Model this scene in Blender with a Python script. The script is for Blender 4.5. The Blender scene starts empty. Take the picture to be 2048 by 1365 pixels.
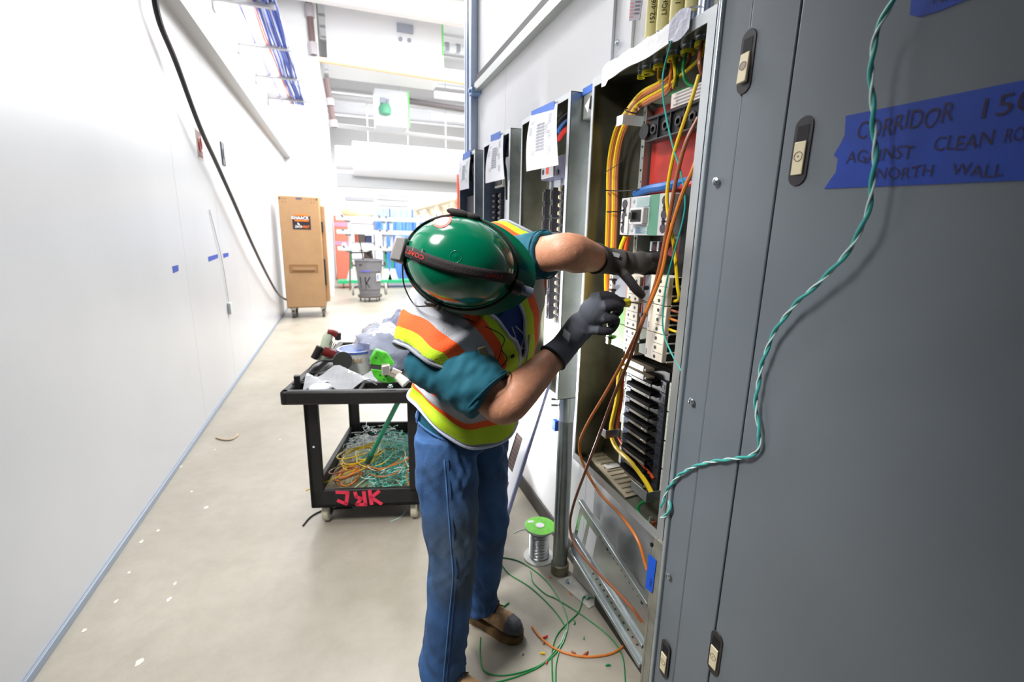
import bpy, bmesh, math, random
from mathutils import Vector as V, Matrix
random.seed(7)
SC = bpy.context.scene
COL = SC.collection
pi = math.pi
# ---------------------------------------------------------------- camera frame
IW, IH, FP = 2048, 1365, 942.65
RM = Matrix(((0.94297, 0.05415, -0.32845), (-0.33223, 0.21483, -0.91841), (0.02083, 0.97515, 0.22057)))
EYE = V((0, 0, 1.65))
def ray(px, py):
    return RM @ V((px - IW / 2, IH / 2 - py, -FP))
def at(px, py, ax, val):
    """where the sight line of a photo pixel meets the plane  X/Y/Z = val"""
    d = ray(px, py); i = 'XYZ'.index(ax)
    return EYE + d * ((val - EYE[i]) / d[i])
def dep(px, py, d):
    return EYE + ray(px, py) * (d / FP)
cam = bpy.data.cameras.new('camera'); camo = bpy.data.objects.new('camera', cam); COL.objects.link(camo)
camo.matrix_world = Matrix.Translation(EYE) @ RM.to_4x4()
cam.sensor_width = 36; cam.lens = FP / IW * 36; cam.clip_start = .02
cam.dof.use_dof = True; cam.dof.focus_distance = 1.45; cam.dof.aperture_fstop = 3.2
SC.camera = camo
# ---------------------------------------------------------------- materials
def lin(c):
    c /= 255.0
    return c / 12.92 if c <= .04045 else ((c + .055) / 1.055) ** 2.4
def rgb(t): return tuple(lin(x) for x in t) + (1.0,)
MATS = {}
def mat(name, col, rough=.5, metal=0, noise=None, bump=None, trans=0, alpha=1, emit=None, col2=None, spec=.5, wave=None, coat=0, stretch=None):
    if name in MATS: return MATS[name]
    m = bpy.data.materials.new(name); m.use_nodes = True; nt = m.node_tree; N = nt.nodes; L = nt.links
    b = N['Principled BSDF']
    b.inputs['Base Color'].default_value = rgb(col); b.inputs['Roughness'].default_value = rough
    b.inputs['Metallic'].default_value = metal; b.inputs['Specular IOR Level'].default_value = spec
    b.inputs['Transmission Weight'].default_value = trans; b.inputs['Alpha'].default_value = alpha
    b.inputs['Coat Weight'].default_value = coat
    if emit: b.inputs['Emission Color'].default_value = rgb(col); b.inputs['Emission Strength'].default_value = emit
    tc = N.new('ShaderNodeTexCoord'); vec = tc.outputs['Object']
    if stretch:
        mp = N.new('ShaderNodeMapping'); mp.inputs['Scale'].default_value = stretch; L.new(vec, mp.inputs['Vector']); vec = mp.outputs['Vector']
    if noise:
        sc, amt = noise
        n = N.new('ShaderNodeTexNoise'); n.inputs['Scale'].default_value = sc; n.inputs['Detail'].default_value = 6; L.new(vec, n.inputs['Vector'])
        r = N.new('ShaderNodeValToRGB'); L.new(n.outputs['Fac'], r.inputs['Fac'])
        c2 = col2 or tuple(max(0, x * (1 - amt)) for x in col)
        r.color_ramp.elements[0].position = .32; r.color_ramp.elements[1].position = .68
        r.color_ramp.elements[0].color = rgb(c2); r.color_ramp.elements[1].color = rgb(col)
        L.new(r.outputs['Color'], b.inputs['Base Color'])
    if wave:
        sc, amt = wave
        w = N.new('ShaderNodeTexWave'); w.inputs['Scale'].default_value = sc; w.inputs['Distortion'].default_value = 1.5; L.new(vec, w.inputs['Vector'])
        r = N.new('ShaderNodeValToRGB'); L.new(w.outputs['Fac'], r.inputs['Fac'])
        r.color_ramp.elements[0].color = rgb(tuple(x * (1 - amt) for x in col)); r.color_ramp.elements[1].color = rgb(col)
        L.new(r.outputs['Color'], b.inputs['Base Color'])
    if bump:
        sc, st = bump
        n = N.new('ShaderNodeTexNoise'); n.inputs['Scale'].default_value = sc; n.inputs['Detail'].default_value = 4; L.new(vec, n.inputs['Vector'])
        bp = N.new('ShaderNodeBump'); bp.inputs['Strength'].default_value = st; bp.inputs['Distance'].default_value = .01
        L.new(n.outputs['Fac'], bp.inputs['Height']); L.new(bp.outputs['Normal'], b.inputs['Normal'])
    MATS[name] = m
    return m
white_paint = mat('white_wall_panel', (203, 205, 209), .28, noise=(.9, .04), bump=(1.2, .03))
white_upper = mat('white_upper_wall', (232, 233, 235), .5)
seam_grey = mat('seam_grey', (150, 152, 158), .5)
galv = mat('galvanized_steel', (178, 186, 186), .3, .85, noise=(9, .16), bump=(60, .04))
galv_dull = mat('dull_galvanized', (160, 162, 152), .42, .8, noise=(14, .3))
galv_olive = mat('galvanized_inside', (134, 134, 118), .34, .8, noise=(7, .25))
zinc = mat('zinc_screw', (190, 200, 205), .25, .9)
cab_grey = mat('grey_enamel', (116, 124, 132), .34, .0, noise=(2.2, .06), bump=(350, .03), spec=.5)
black_pl = mat('black_plastic', (22, 21, 22), .45)
black_soft = mat('black_rubber', (26, 24, 24), .7, noise=(30, .3))
ivory = mat('ivory_plastic', (226, 214, 180), .4)
white_pl = mat('white_plastic', (226, 222, 208), .42)
tape_blue = mat('blue_tape', (8, 62, 170), .6, noise=(25, .08))
ink = mat('dark_ink', (28, 8, 60), .6)
ink_black = mat('black_ink', (22, 20, 22), .6)
paper = mat('paper', (232, 233, 240), .8)
print_grey = mat('grey_print', (150, 150, 160), .8)
w_yel = mat('yellow_insulation', (224, 190, 24), .38)
w_ora = mat('orange_insulation', (206, 120, 48), .4)
w_bro = mat('brown_insulation', (146, 86, 54), .38)
w_gre = mat('green_insulation', (16, 128, 62), .38)
w_teal = mat('teal_insulation', (40, 160, 150), .4)
w_pale = mat('pale_insulation', (214, 240, 236), .4)
w_blk = mat('black_insulation', (18, 18, 20), .45)
w_blu = mat('blue_insulation', (28, 96, 168), .35)
w_red = mat('red_insulation', (196, 40, 34), .4)
copper = mat('bare_copper', (200, 120, 80), .3, .9)
# ---------------------------------------------------------------- mesh builder
ROOTM = {}
def frame(z, x=None):
    z = V(z).normalized()
    x = V(x) if x is not None else (V((0, 0, 1)) if abs(z.z) < .9 else V((1, 0, 0)))
    x = (x - z * x.dot(z)).normalized()
    return Matrix((x, z.cross(x), z)).transposed()
def spline(pts, n=8):
    pts = [V(p) for p in pts]
    if len(pts) < 3: return [pts[0].lerp(pts[-1], i / n) for i in range(n + 1)]
    out = []
    P = [pts[0] * 2 - pts[1]] + pts + [pts[-1] * 2 - pts[-2]]
    for i in range(1, len(P) - 2):
        a, b, c, d = P[i - 1:i + 3]
        for k in range(n):
            t = k / n
            out.append(.5 * (2 * b + (c - a) * t + (2 * a - 5 * b + 4 * c - d) * t * t + (3 * b - a - 3 * c + d) * t ** 3))
    out.append(pts[-1]); return out
class MB:
    def __init__(s): s.v = []; s.f = []; s.m = []
    def add(s, vs, fs, m=0):
        o = len(s.v); s.v += [V(x) for x in vs]
        for f in fs: s.f.append([o + i for i in f]); s.m.append(m)
        return s
    def box(s, lo, hi, m=0, M=None):
        x0, y0, z0 = lo; x1, y1, z1 = hi
        if x0 > x1: x0, x1 = x1, x0
        if y0 > y1: y0, y1 = y1, y0
        if z0 > z1: z0, z1 = z1, z0
        vs = [V(p) for p in ((x0, y0, z0), (x1, y0, z0), (x1, y1, z0), (x0, y1, z0), (x0, y0, z1), (x1, y0, z1), (x1, y1, z1), (x0, y1, z1))]
        if M is not None: vs = [M @ p for p in vs]
        return s.add(vs, [(0, 3, 2, 1), (4, 5, 6, 7), (0, 1, 5, 4), (1, 2, 6, 5), (2, 3, 7, 6), (3, 0, 4, 7)], m)
    def bar(s, a, b, w, h, m=0, up=(0, 0, 1)):
        a, b = V(a), V(b); z = b - a; L = z.length; R = frame(z, up)
        M = Matrix.Translation(a) @ R.to_4x4()
        return s.box((-h / 2, -w / 2, 0), (h / 2, w / 2, L), m, M)
    def quad(s, a, b, c, d, m=0): return s.add([a, b, c, d], [(0, 1, 2, 3)], m)
    def poly(s, pts, nrm, t, m=0):
        pts = [V(p) for p in pts]; n = V(nrm) * t; k = len(pts)
        return s.add(pts + [p + n for p in pts], [tuple(range(k))[::-1], tuple(range(k, 2 * k))] + [(i, (i + 1) % k, k + (i + 1) % k, k + i) for i in range(k)], m)
    def loft(s, rings, m=0, caps=True, closed=False):
        k = len(rings[0]); fs = []
        vs = [p for r in rings for p in r]; R = len(rings)
        for i in range(R - 1 + (1 if closed else 0)):
            a, b = i * k, ((i + 1) % R) * k
            for j in range(k): fs.append((a + j, a + (j + 1) % k, b + (j + 1) % k, b + j))
        if caps and not closed: fs += [tuple(range(k))[::-1], tuple(range((R - 1) * k, R * k))]
        return s.add(vs, fs, m)
    def tube(s, path, r, n=8, m=0, caps=True, el=1.0, up=None, closed=False):
        path = [V(p) for p in path]; rings = []; K = len(path)
        pr = None
        for i, p in enumerate(path):
            t = (path[(i + 1) % K] - path[i - 1]) if closed else (path[min(i + 1, K - 1)] - path[max(i - 1, 0)])
            if t.length < 1e-9: t = V((0, 0, 1))
            t.normalize()
            if pr is None:
                x = V(up) if up is not None else (V((0, 0, 1)) if abs(t.z) < .9 else V((1, 0, 0)))
            else: x = V(up) if up is not None else pr
            x = x - t * x.dot(t)
            if x.length < 1e-6: x = t.orthogonal()
            x.normalize(); pr = x; y = t.cross(x)
            rr = r[i] if isinstance(r, (list, tuple)) else r
            rings.append([p + x * (rr * math.cos(2 * pi * j / n)) + y * (rr * el * math.sin(2 * pi * j / n)) for j in range(n)])
        return s.loft(rings, m, caps, closed)
    def cyl(s, a, b, r, n=16, m=0, r2=None):
        return s.tube([a, b], [r, r if r2 is None else r2], n, m)
    def lathe(s, prof, o, z=(0, 0, 1), n=24, m=0, x=None):
        R = frame(z, x); o = V(o)
        rings = [[o + R @ V((r * math.cos(2 * pi * j / n), r * math.sin(2 * pi * j / n), h)) for j in range(n)] for r, h in prof]
        return s.loft(rings, m)
    def ell(s, c, rad, M=None, n=14, k=9, m=0):
        c = V(c); M = M or Matrix.Identity(3); rings = []
        for i in range(k + 1):
            a = pi * (i + .02 * (1 if i == 0 else -1 if i == k else 0)) / k
            rings.append([c + M @ V((rad[0] * math.sin(a) * math.cos(2 * pi * j / n), rad[1] * math.sin(a) * math.sin(2 * pi * j / n), -rad[2] * math.cos(a))) for j in range(n)])
        return s.loft(rings, m)
    def build(s, name, mats, parent=None, bev=0, smooth=35, mods=None):
        me = bpy.data.meshes.new(name); me.from_pydata([tuple(p) for p in s.v], [], s.f)
        for mm in (mats if isinstance(mats, (list, tuple)) else [mats]): me.materials.append(mm)
        me.polygons.foreach_set('material_index', s.m); me.update()
        bm = bmesh.new(); bm.from_mesh(me); bmesh.ops.recalc_face_normals(bm, faces=bm.faces); bm.to_mesh(me); bm.free()
        return link(me, name, parent, bev, smooth)
def link(me, name, parent=None, bev=0, smooth=35):
    if smooth:
        me.shade_smooth(); me.set_sharp_from_angle(angle=math.radians(smooth))
    o = bpy.data.objects.new(name, me); COL.objects.link(o)
    if bev:
        b = o.modifiers.new('bevel', 'BEVEL'); b.width = bev; b.segments = 2; b.limit_method = 'ANGLE'; b.angle_limit = math.radians(40)
    if parent is not None:
        o.parent = parent; o.matrix_parent_inverse = ROOTM.get(parent.name, Matrix.Identity(4)).inverted()
    return o
def tag(o, label, cat, group=None, kind=None):
    o['label'] = label; o['category'] = cat
    if group: o['group'] = group
    if kind: o['kind'] = kind
    return o
def thing(name, label, cat, loc=(0, 0, 0), group=None, rz=0):
    o = bpy.data.objects.new(name, None); COL.objects.link(o); o.empty_display_size = .05
    M = Matrix.Translation(V(loc)) @ Matrix.Rotation(rz, 4, 'Z'); o.matrix_world = M; ROOTM[o.name] = M
    return tag(o, label, cat, group)
def struct(name, mb, mats, bev=0, parent=None):
    o = mb.build(name, mats, parent, bev)
    if parent is None: o['kind'] = 'structure'
    return o
def copy_tree(o, parent=None):
    c = o.copy(); COL.objects.link(c)
    if parent is not None: c.parent = parent
    for ch in list(o.children): copy_tree(ch, c)
    return c
def text(body, name, size, o, xd, yd, m, parent=None, jit=0, gap=1.0, thick=0, lift=.0006, width=None, align='L'):
    """raised lettering laid on a surface: o = lower-left corner, xd / yd = writing and up directions"""
    xd = V(xd).normalized(); yd = V(yd).normalized(); nd = xd.cross(yd).normalized()
    cu = bpy.data.curves.new(name, 'FONT'); cu.body = body; cu.size = 1; cu.resolution_u = 3; cu.offset = thick; cu.space_character = gap
    tmp = bpy.data.objects.new(name, cu); COL.objects.link(tmp); bpy.context.view_layer.update()
    me = bpy.data.meshes.new_from_object(tmp.evaluated_get(bpy.context.evaluated_depsgraph_get()))
    bpy.data.objects.remove(tmp); bpy.data.curves.remove(cu)
    xs = [v.co.x for v in me.vertices]; x0, x1 = min(xs), max(xs); sx = size
    if width: sx = width / (x1 - x0)
    for v in me.vertices:
        x, y = v.co.x - x0, v.co.y
        if align == 'C': x -= (x1 - x0) / 2
        if jit: y += jit * math.sin(x * 2.7) + .5 * jit * math.sin(x * 7.1 + 1)
        v.co = V(o) + xd * (x * sx) + yd * (y * size) + nd * lift
    me.materials.clear(); me.materials.append(m)
    return link(me, name, parent, 0, 0)
# ================================================================= THE SETTING
concrete = mat('concrete_floor', (168, 162, 149), .36, noise=(1.7, .1), col2=(154, 147, 134), bump=(40, .05))
_n = concrete.node_tree; _b = _n.nodes['Principled BSDF']; _src = _b.inputs['Base Color'].links[0].from_socket
_t = _n.nodes.new('ShaderNodeTexCoord'); _v = _n.nodes.new('ShaderNodeTexNoise'); _v.inputs['Scale'].default_value = 9; _v.inputs['Detail'].default_value = 9; _v.inputs['Roughness'].default_value = .7
_n.links.new(_t.outputs['Object'], _v.inputs['Vector'])
_r = _n.nodes.new('ShaderNodeValToRGB'); _r.color_ramp.elements[0].position = .3; _r.color_ramp.elements[0].color = (.88, .87, .85, 1); _r.color_ramp.elements[1].position = .62; _r.color_ramp.elements[1].color = (1, 1, 1, 1)
_n.links.new(_v.outputs['Fac'], _r.inputs['Fac'])
_m = _n.nodes.new('ShaderNodeMix'); _m.data_type = 'RGBA'; _m.blend_type = 'MULTIPLY'; _m.inputs[0].default_value = 1
_n.links.new(_src, _m.inputs[6]); _n.links.new(_r.outputs['Color'], _m.inputs[7]); _n.links.new(_m.outputs[2], _b.inputs['Base Color'])
struct('floor', MB().box((-1.4, -1.6, -.1), (16, 30, 0)), concrete)
WL, WR, FX = -1.18, 1.04, 0.88            # left wall, right wall, face of the panelboards
b = MB()
ys = [1.5, 4.43, 5.65, 6.9, 8.15, 9.4, 10.65, 13.0]
for y0, y1 in zip(ys, ys[1:]): b.box((WL - .05, y0 + .0015, .012), (WL, y1 - .0015, 3.32))
b.box((WL - .09, 1.5, 0), (WL - .05, 13, 3.32), 1)
b.box((WL - .09, -1.6, 0), (WL, 1.4985, 3.32), 2)  # unseen near end, coloured dark so the grey cabinet dims toward the right
struct('wall_left', b, [white_paint, seam_grey, mat('shade_dark_end', (44, 46, 52), .8)])
struct('trim_1', MB().box((WL - .12, -1.6, 3.32), (WL + .13, 13, 3.44)), mat('fascia_grey', (190, 190, 192), .5))
struct('wall_upper', MB().box((WL - .2, -1.6, 3.44), (WL - .12, 13, 6.6)), white_upper)
struct('baseboard_left', MB().box((WL, -1.6, 0), (WL + .014, 13, .034)), mat('cove_metal', (140, 152, 168), .4, .2), .002)
b = MB()
ys = [-1.6, .55, 1.81, 3.13, 3.98]
for y0, y1 in zip(ys, ys[1:]): b.box((WR, y0 + .0015, .0), (WR + .05, y1 - .0015, 4.6))
b.box((WR + .05, -1.6, 0), (WR + .1, 3.98, 4.6), 1)
struct('wall_right', b, [mat('right_wall_panel', (238, 238, 240), .4), seam_grey])
struct('baseboard_right', MB().box((WR - .012, .4, 0), (WR, 3.98, .1)), mat('dark_base', (62, 58, 54), .6), .002)
struct('rear_shade_wall', MB().box((-1.4, -1.7, 0), (1.2, -1.6, 3.4)), mat('shade_dark_paint', (44, 46, 52), .8))  # unseen dark wall added behind the camera to keep the near end dim
struct('near_shade_ceiling', MB().box((-1.4, -1.7, 3.44), (1.2, .6, 3.5)), mat('shade_dark_paint', (44, 46, 52), .8))  # dark slab added out of view, blocks light over the near end
# hall beyond the corridor
struct('wall_back', MB().box((-1.4, 28, 0), (16, 28.2, 8)), white_upper)
struct('wall_jog', MB().box((-1.4, 13, 0), (-.28, 13.2, 8)), white_upper)
struct('wall_hall_left', MB().box((-.42, 13.2, 0), (-.28, 28, 8)), white_upper)
struct('wall_hall_right', MB().box((16, 3.9, 0), (16.2, 28.2, 8)), white_upper)
deck = mat('roof_deck', (216, 217, 220), .6)
b = MB()
for i in range(58): b.box((-1.4, 4.5 + i * .41, 7.55 + (i % 2) * .06), (16, 4.5 + i * .41 + .41, 7.62 + (i % 2) * .06))
struct('ceiling_2', b, deck)
for i, y in enumerate((12, 15.9, 19, 22.5)):
    struct('beam_%d' % (i + 1), MB().box((-1.2, y - .1, 6.35), (16, y + .1, 6.4)).box((-1.2, y - .1, 6.85), (16, y + .1, 6.9)).box((-1.2, y - .012, 6.4), (16, y + .012, 6.85)), mat('steel_beam', (214, 214, 216), .5))
# strut column at the end of the right wall and the rail along it
strutm = mat('bluish_strut', (170, 182, 202), .35, .6)
b = MB().box((WR - .055, 3.80, 0), (WR - .002, 3.81, 4.6)).box((WR - .055, 3.81, 0), (WR - .045, 3.86, 4.6)).box((WR - .055, 3.86, 0), (WR - .002, 3.87, 4.6))
b.box((WR - .05, 3.815, 0), (WR - .045, 3.855, 4.6))
for k in range(2): b.box((WR - .06, 3.9 + k * .055, 0), (WR - .002, 3.935 + k * .055, 4.6))
tag(b.build('strut_column', strutm, None, .002), 'tall blue-grey steel strut column at the far end of the right wall', 'column')
t = thing('strut_rail', 'grey horizontal strut rail fixed high on the right white wall', 'rail', (WR, 2.5, 2.7))
b = MB().box((WR - .05, 1.2, 2.685), (WR - .002, 3.72, 2.69)).box((WR - .05, 1.2, 2.69), (WR - .045, 3.72, 2.735)).box((WR - .05, 1.2, 2.735), (WR - .03, 3.72, 2.74))
b.build('channel', mat('pale_strut', (186, 190, 186), .35, .6), t)
MB().box((WR - .04, 1.2, 2.70), (WR - .004, 3.70, 2.79)).build('dark_slot', mat('slot_dark', (34, 28, 38), .6), t)
MB().box((WR - .075, 3.70, 2.665), (WR - .002, 3.79, 2.71)).cyl((WR - .09, 3.74, 2.69), (WR - .07, 3.74, 2.69), .014).build('clamp', mat('blue_clamp', (150, 180, 220), .35, .6), t, .004)
# flat angle trims on the wall above the first panel
for y in (1.66, 1.80):
    tag(MB().box((WR - .012, y, 2.2), (WR - .001, y + .05, 4.6)).build('wall_batten', mat('batten_white', (236, 237, 240), .4), None, .002),
        'white vertical wall batten above the open panel, ' + ('nearer one beside the conduits' if y < 1.7 else 'farther one'), 'batten')

# ================================================================= LEFT WALL ITEMS
def wall_tape(px0, py0, px1, py1, hgt, label):
    a = at(px0, py0, 'X', WL + .002); c = at(px1, py1, 'X', WL + .002)
    o = MB().poly([(WL, a.y, a.z - hgt / 2), (WL, c.y, c.z - hgt / 2 + .006), (WL, c.y + .01, c.z + hgt / 2), (WL, a.y - .004, a.z + hgt / 2)], (1, 0, 0), .0015).build('blue_tape', tape_blue)
    tag(o, label, 'tape')
wall_tape(346, 540, 357, 537, .05, 'small square of blue tape on the left wall just before the panel seam')
wall_tape(417, 519, 436, 513, .045, 'longest strip of blue tape on the left wall past the seam')
wall_tape(447, 512, 457, 510, .045, 'short blue tape strip on left wall, nearest the black cable')
def wall_sign(px, py, w, h, label):
    p = at(px, py, 'X', WL); t = thing('wall_notice', label, 'sign', p)
    return t, p
t, p = wall_sign(398, 289, .2, .22, 'small dark red square notice high on the left wall')
MB().box((WL, p.y - .08, p.z - .13), (WL + .004, p.y + .09, p.z + .13)).build('plate', mat('notice_cream', (200, 190, 175), .5), t)
MB().box((WL + .004, p.y - .065, p.z - .112), (WL + .006, p.y + .075, p.z + .112)).build('dark_field', mat('notice_red', (86, 30, 28), .5), t)
b = MB()
ring = [V((WL + .006, p.y + .005 + .05 * math.cos(a), p.z + .06 * math.sin(a))) for a in [i * pi / 8 for i in range(17)]]
b.tube(ring, .008, 6); b.bar((WL + .008, p.y - .04, p.z - .05), (WL + .008, p.y + .04, p.z + .05), .01, .004)
b.build('emblem', mat('notice_mark', (180, 60, 52), .5), t)
p = at(445, 308, 'X', WL); t = thing('wall_switch', 'narrow dark switch plate high on left wall beside the black cable', 'switch', p)
MB().box((WL, p.y - .07, p.z - .12), (WL + .012, p.y + .07, p.z + .12)).build('plate', mat('switch_dark', (70, 72, 84), .4), t, .004)
MB().box((WL + .012, p.y - .02, p.z - .05), (WL + .02, p.y + .02, p.z + .05)).build('toggle', mat('switch_light', (150, 150, 160), .4), t, .003)
p = at(457, 617, 'X', WL); t = thing('wall_outlet', 'pale outlet box low on the left wall with a thin cable above', 'outlet', p)
MB().box((WL, p.y - .04, p.z - .06), (WL + .03, p.y + .04, p.z + .06)).build('box', mat('outlet_grey', (205, 212, 212), .4), t, .005)
MB().tube(spline([(WL + .01, p.y, p.z + .06), (WL + .012, p.y - .1, p.z + .5), (WL + .008, p.y - .35, p.z + 1.0)]), .004, 6).build('lead', mat('lead_grey', (215, 218, 222), .5), t)
# black cable hanging from above and draped down the wall to the cabinet
pts = [(304, -40, .06), (318, 40, .06), (352, 125, .07), (398, 250, .08), (432, 325, .08), (470, 410, .09), (505, 490, .1), (535, 552, .1), (556, 588, .1), (572, 600, .1)]
path = spline([at(px, py, 'X', WL + o) for px, py, o in pts], 6)
t = thing('hanging_cable', 'thick black cable swooping down along the left wall to the tan cabinet', 'cable', path[20])
k = int(len(path) * .86)
MB().tube(path[:k + 1], [.021 - .004 * i / k for i in range(k + 1)], 8).build('black_length', mat('cable_black', (30, 24, 28), .5), t)
MB().tube(path[k:], [.017] * (len(path) - k), 8).build('worn_grey_end', mat('cable_worn', (120, 114, 110), .6, noise=(60, .5)), t)

# ================================================================= CABLE TRAY BRACKETS AND CABLES, TOP LEFT
BZ = 4.3; brm = mat('bracket_grey', (150, 150, 154), .45)
desc = ['nearest pale cantilever bracket at top left carrying blue cables', 'second pale cable bracket from the camera at top left',
        'third pale cable bracket from the camera at top left', 'farthest pale cable bracket at top left beyond the others']
for i, (y, xr) in enumerate(((7.2, -.62), (8.65, -.57), (10.2, -.52), (11.75, -.48))):
    t = thing('cable_bracket', desc[i], 'bracket', (WL, y, BZ), 'cable brackets along the top of the left wall')
    MB().box((WL - .1, y - .03, BZ), (xr, y + .03, BZ + .012)).box((WL - .1, y - .03, BZ + .012), (xr, y - .02, BZ + .11)).build('arm', brm, t, .002)
    MB().box((WL - .12, y - .07, BZ - .12), (WL - .1, y + .07, BZ + .16)).build('mount_plate', brm, t, .003)
def overhead(name, label, x, z, cols, n, r, amp=.03):
    ms = []
    b = MB()
    for i in range(n):
        ph = random.random() * 6; ox = (i - n / 2) * r * 1.15; oz = random.uniform(0, 3 * r)
        b.tube(spline([(x + ox + amp * math.sin(ph + k * 1.7), 4.6 + k * .95, z + oz + .05 * abs(math.sin(ph + k * 1.3)) * (k % 2)) for k in range(9)], 3), r, 6, i % len(cols))
    tag(b.build(name, cols), label, 'cables', kind='stuff')
overhead('cable_bundle', 'thick run of blue data cables along the ceiling brackets', -.72, BZ + .03, [mat('data_blue', (52, 86, 190), .5), mat('data_blue_dark', (36, 58, 140), .5), mat('data_pale', (190, 200, 235), .5)], 18, .012, .012)
overhead('cable_bundle', 'thin run of rust red cables beside the blue run on brackets', -.87, BZ + .025, [mat('data_rust', (196, 112, 84), .5), mat('data_pale', (190, 200, 235), .5)], 4, .01, .01)
overhead('cable_bundle', 'loose pair of pale violet cables nearest the left wall on brackets', -1.05, BZ + .02, [mat('data_violet', (150, 152, 205), .5)], 2, .009, .015)

# ================================================================= HALL: DUCTS AND SERVICES
duct_w = mat('duct_white', (232, 234, 238), .5); duct_g = mat('duct_grey', (190, 192, 194), .4, .3)
a = at(660, 155, 'Y', 13.6); c = at(885, 155, 'Y', 13.6)
t = thing('air_duct', 'huge white rectangular air duct hanging at top centre of the hall', 'duct', (1.3, 14, 5.4))
MB().box((-.1, 13.6, 5.7), (c.x, 14.95, 7.4)).build('casing', duct_w, t, .01)
MB().box((-.13, 13.57, 5.66), (c.x + .03, 13.63, 5.72)).build('flange', duct_g, t)
p = at(810, 62, 'Y', 13.58)
MB().box((p.x - .2, 13.54, p.z - .05), (p.x + .2, 13.58, p.z + .15)).cyl((p.x - .12, 13.56, p.z - .2), (p.x - .12, 13.6, p.z - .2), .05).cyl((p.x + .1, 13.56, p.z - .2), (p.x + .1, 13.6, p.z - .2), .05).build('damper_box', mat('damper', (150, 156, 170), .5), t)
MB().box((c.x, 13.58, 5.7), (c.x + .03, 13.62, 7.4)).build('edge_tape', mat('green_edge', (120, 230, 120), .5), t)
t = thing('fan_coil_unit', 'pale boxed unit with green valve hanging below the large duct', 'unit', (1.6, 15.5, 5))
a = at(752, 250, 'Y', 15); c = at(815, 182, 'Y', 15)
MB().box((a.x, 15, a.z), (c.x, 15.7, min(c.z, 5.6))).build('casing', mat('fcu_white', (212, 216, 222), .5), t, .01)
MB().box((c.x, 14.99, a.z), (c.x + .04, 15.03, c.z)).build('edge_tape', mat('green_edge', (120, 230, 120), .5), t)
p = at(770, 216, 'Y', 14.95)
MB().lathe([(.03, -.2), (.16, -.16), (.18, -.02), (.12, .1), (.05, .12)], p, (0, 0, 1), 14).build('valve', mat('valve_green', (90, 160, 130), .5), t)
MB().box((p.x - .12, 14.9, p.z + .12), (p.x + .02, 14.98, p.z + .26)).box((p.x + .05, 14.9, p.z + .1), (p.x + .12, 14.98, p.z + .24)).build('actuator', mat('damper', (150, 156, 170), .5), t)
MB().tube([(a.x + .2, 15.1, c.z), (a.x + .2, 15.1, 7.5)], .012, 6).tube([(c.x - .2, 15.1, c.z), (c.x - .2, 15.1, 7.5)], .012, 6).build('hanger_rod', duct_g, t)
t = thing('round_duct', 'long grey horizontal round duct crossing the far end of the hall', 'duct', (2, 20, 4.4))
a = at(672, 325, 'Y', 20); c = at(905, 336, 'Y', 20)
MB().tube([(a.x, 20, 4.35), (a.x + .6, 20, 4.35), (a.x + .62, 20, 4.35), (7, 20, 4.3)], [.42, .42, .62, .62], 24).build('casing', duct_w, t)
MB().box((a.x, 20.5, 3.35), (7, 20.9, 3.86)).build('lower_trunk', duct_g, t, .01)
for k in range(4): MB().tube([(a.x + 1.2 + k * 1.5, 20, 4.9), (a.x + 1.2 + k * 1.5, 20, 7.5)], .015, 6).build('hanger_rod', duct_g, t)
for k, (y, z, r, col, lab) in enumerate(((11.2, 5.0, .05, (232, 178, 140), 'orange tinted sprinkler pipe crossing under the white duct'), (16.6, 5.75, .09, (110, 104, 106), 'dark pipe crossing below the roof deck at right of hall'),
        (18, 5.1, .07, (206, 206, 208), 'pale grey pipe crossing the hall above the round duct'), (22.5, 3.15, .06, (214, 214, 220), 'thin pale pipe crossing low before the back wall'))):
    x0 = 2.2 if k == 1 else -.25
    tag(MB().tube([(x0, y, z), (9, y, z - .25)], r, 10).build('ceiling_pipe', mat('ceil_pipe_%d' % k, col, .5)), lab, 'pipe')
t = thing('conduit_rack', 'wide bank of white conduits with grey couplings at hall top right', 'conduits', (4, 14, 6))
for k in range(4): MB().tube([(2.75, 14 + k * .4, 6.55 - k * .5), (9, 14 + k * .4, 6.55 - k * .5)], .1, 10).build('conduit', duct_w, t)
for k in range(8): MB().cyl((2.9 + k * .3, 14, 6.55), (3.0 + k * .3, 14, 6.55), .13, 10).build('coupling', mat('damper', (150, 156, 170), .5), t)
# bundle of pipes on the corner of the jog wall
for k, (px, py0, py1, lab) in enumerate(((619, -60, 110, 'dark pipe stub on the upper left wall end'), (660, 158, 255, 'brown pipe fitting cluster on the jog wall corner'))):
    a = at(px - 8, py0, 'Y', 12.9); c = at(px + 8, py1, 'Y', 12.9)
    t = thing('pipe_stub', lab, 'pipe', a)
    MB().tube([a, c], .07, 10).build('pipe', mat('stub_brown', (112, 92, 92), .6), t)
    for f0, f1 in ((.4, .55), (.85, 1)): MB().tube([a.lerp(c, f0), a.lerp(c, f1)], .1, 10).build('fitting', mat('stub_grey', (170, 165, 170), .5), t)
# clerestory openings low on the back wall
for k, (x0, x1) in enumerate(((693, 748), (757, 815))):
    a = at(x0, 430, 'Y', 27.95); c = at(x1, 391, 'Y', 27.95)
    if k: a.z += .5
    t = thing('shutter_opening', 'grey shuttered opening in the far back wall, ' + ('left of two' if not k else 'right of two'), 'opening', a)
    MB().box((a.x, 27.9, a.z), (c.x, 27.99, c.z - .42)).build('shutter', mat('shutter_grey', (196, 196, 198), .6), t)
    MB().box((a.x, 27.9, c.z - .3), (c.x, 27.99, c.z)).build('louvre', mat('louvre_grey', (178, 178, 186), .6), t)

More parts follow.
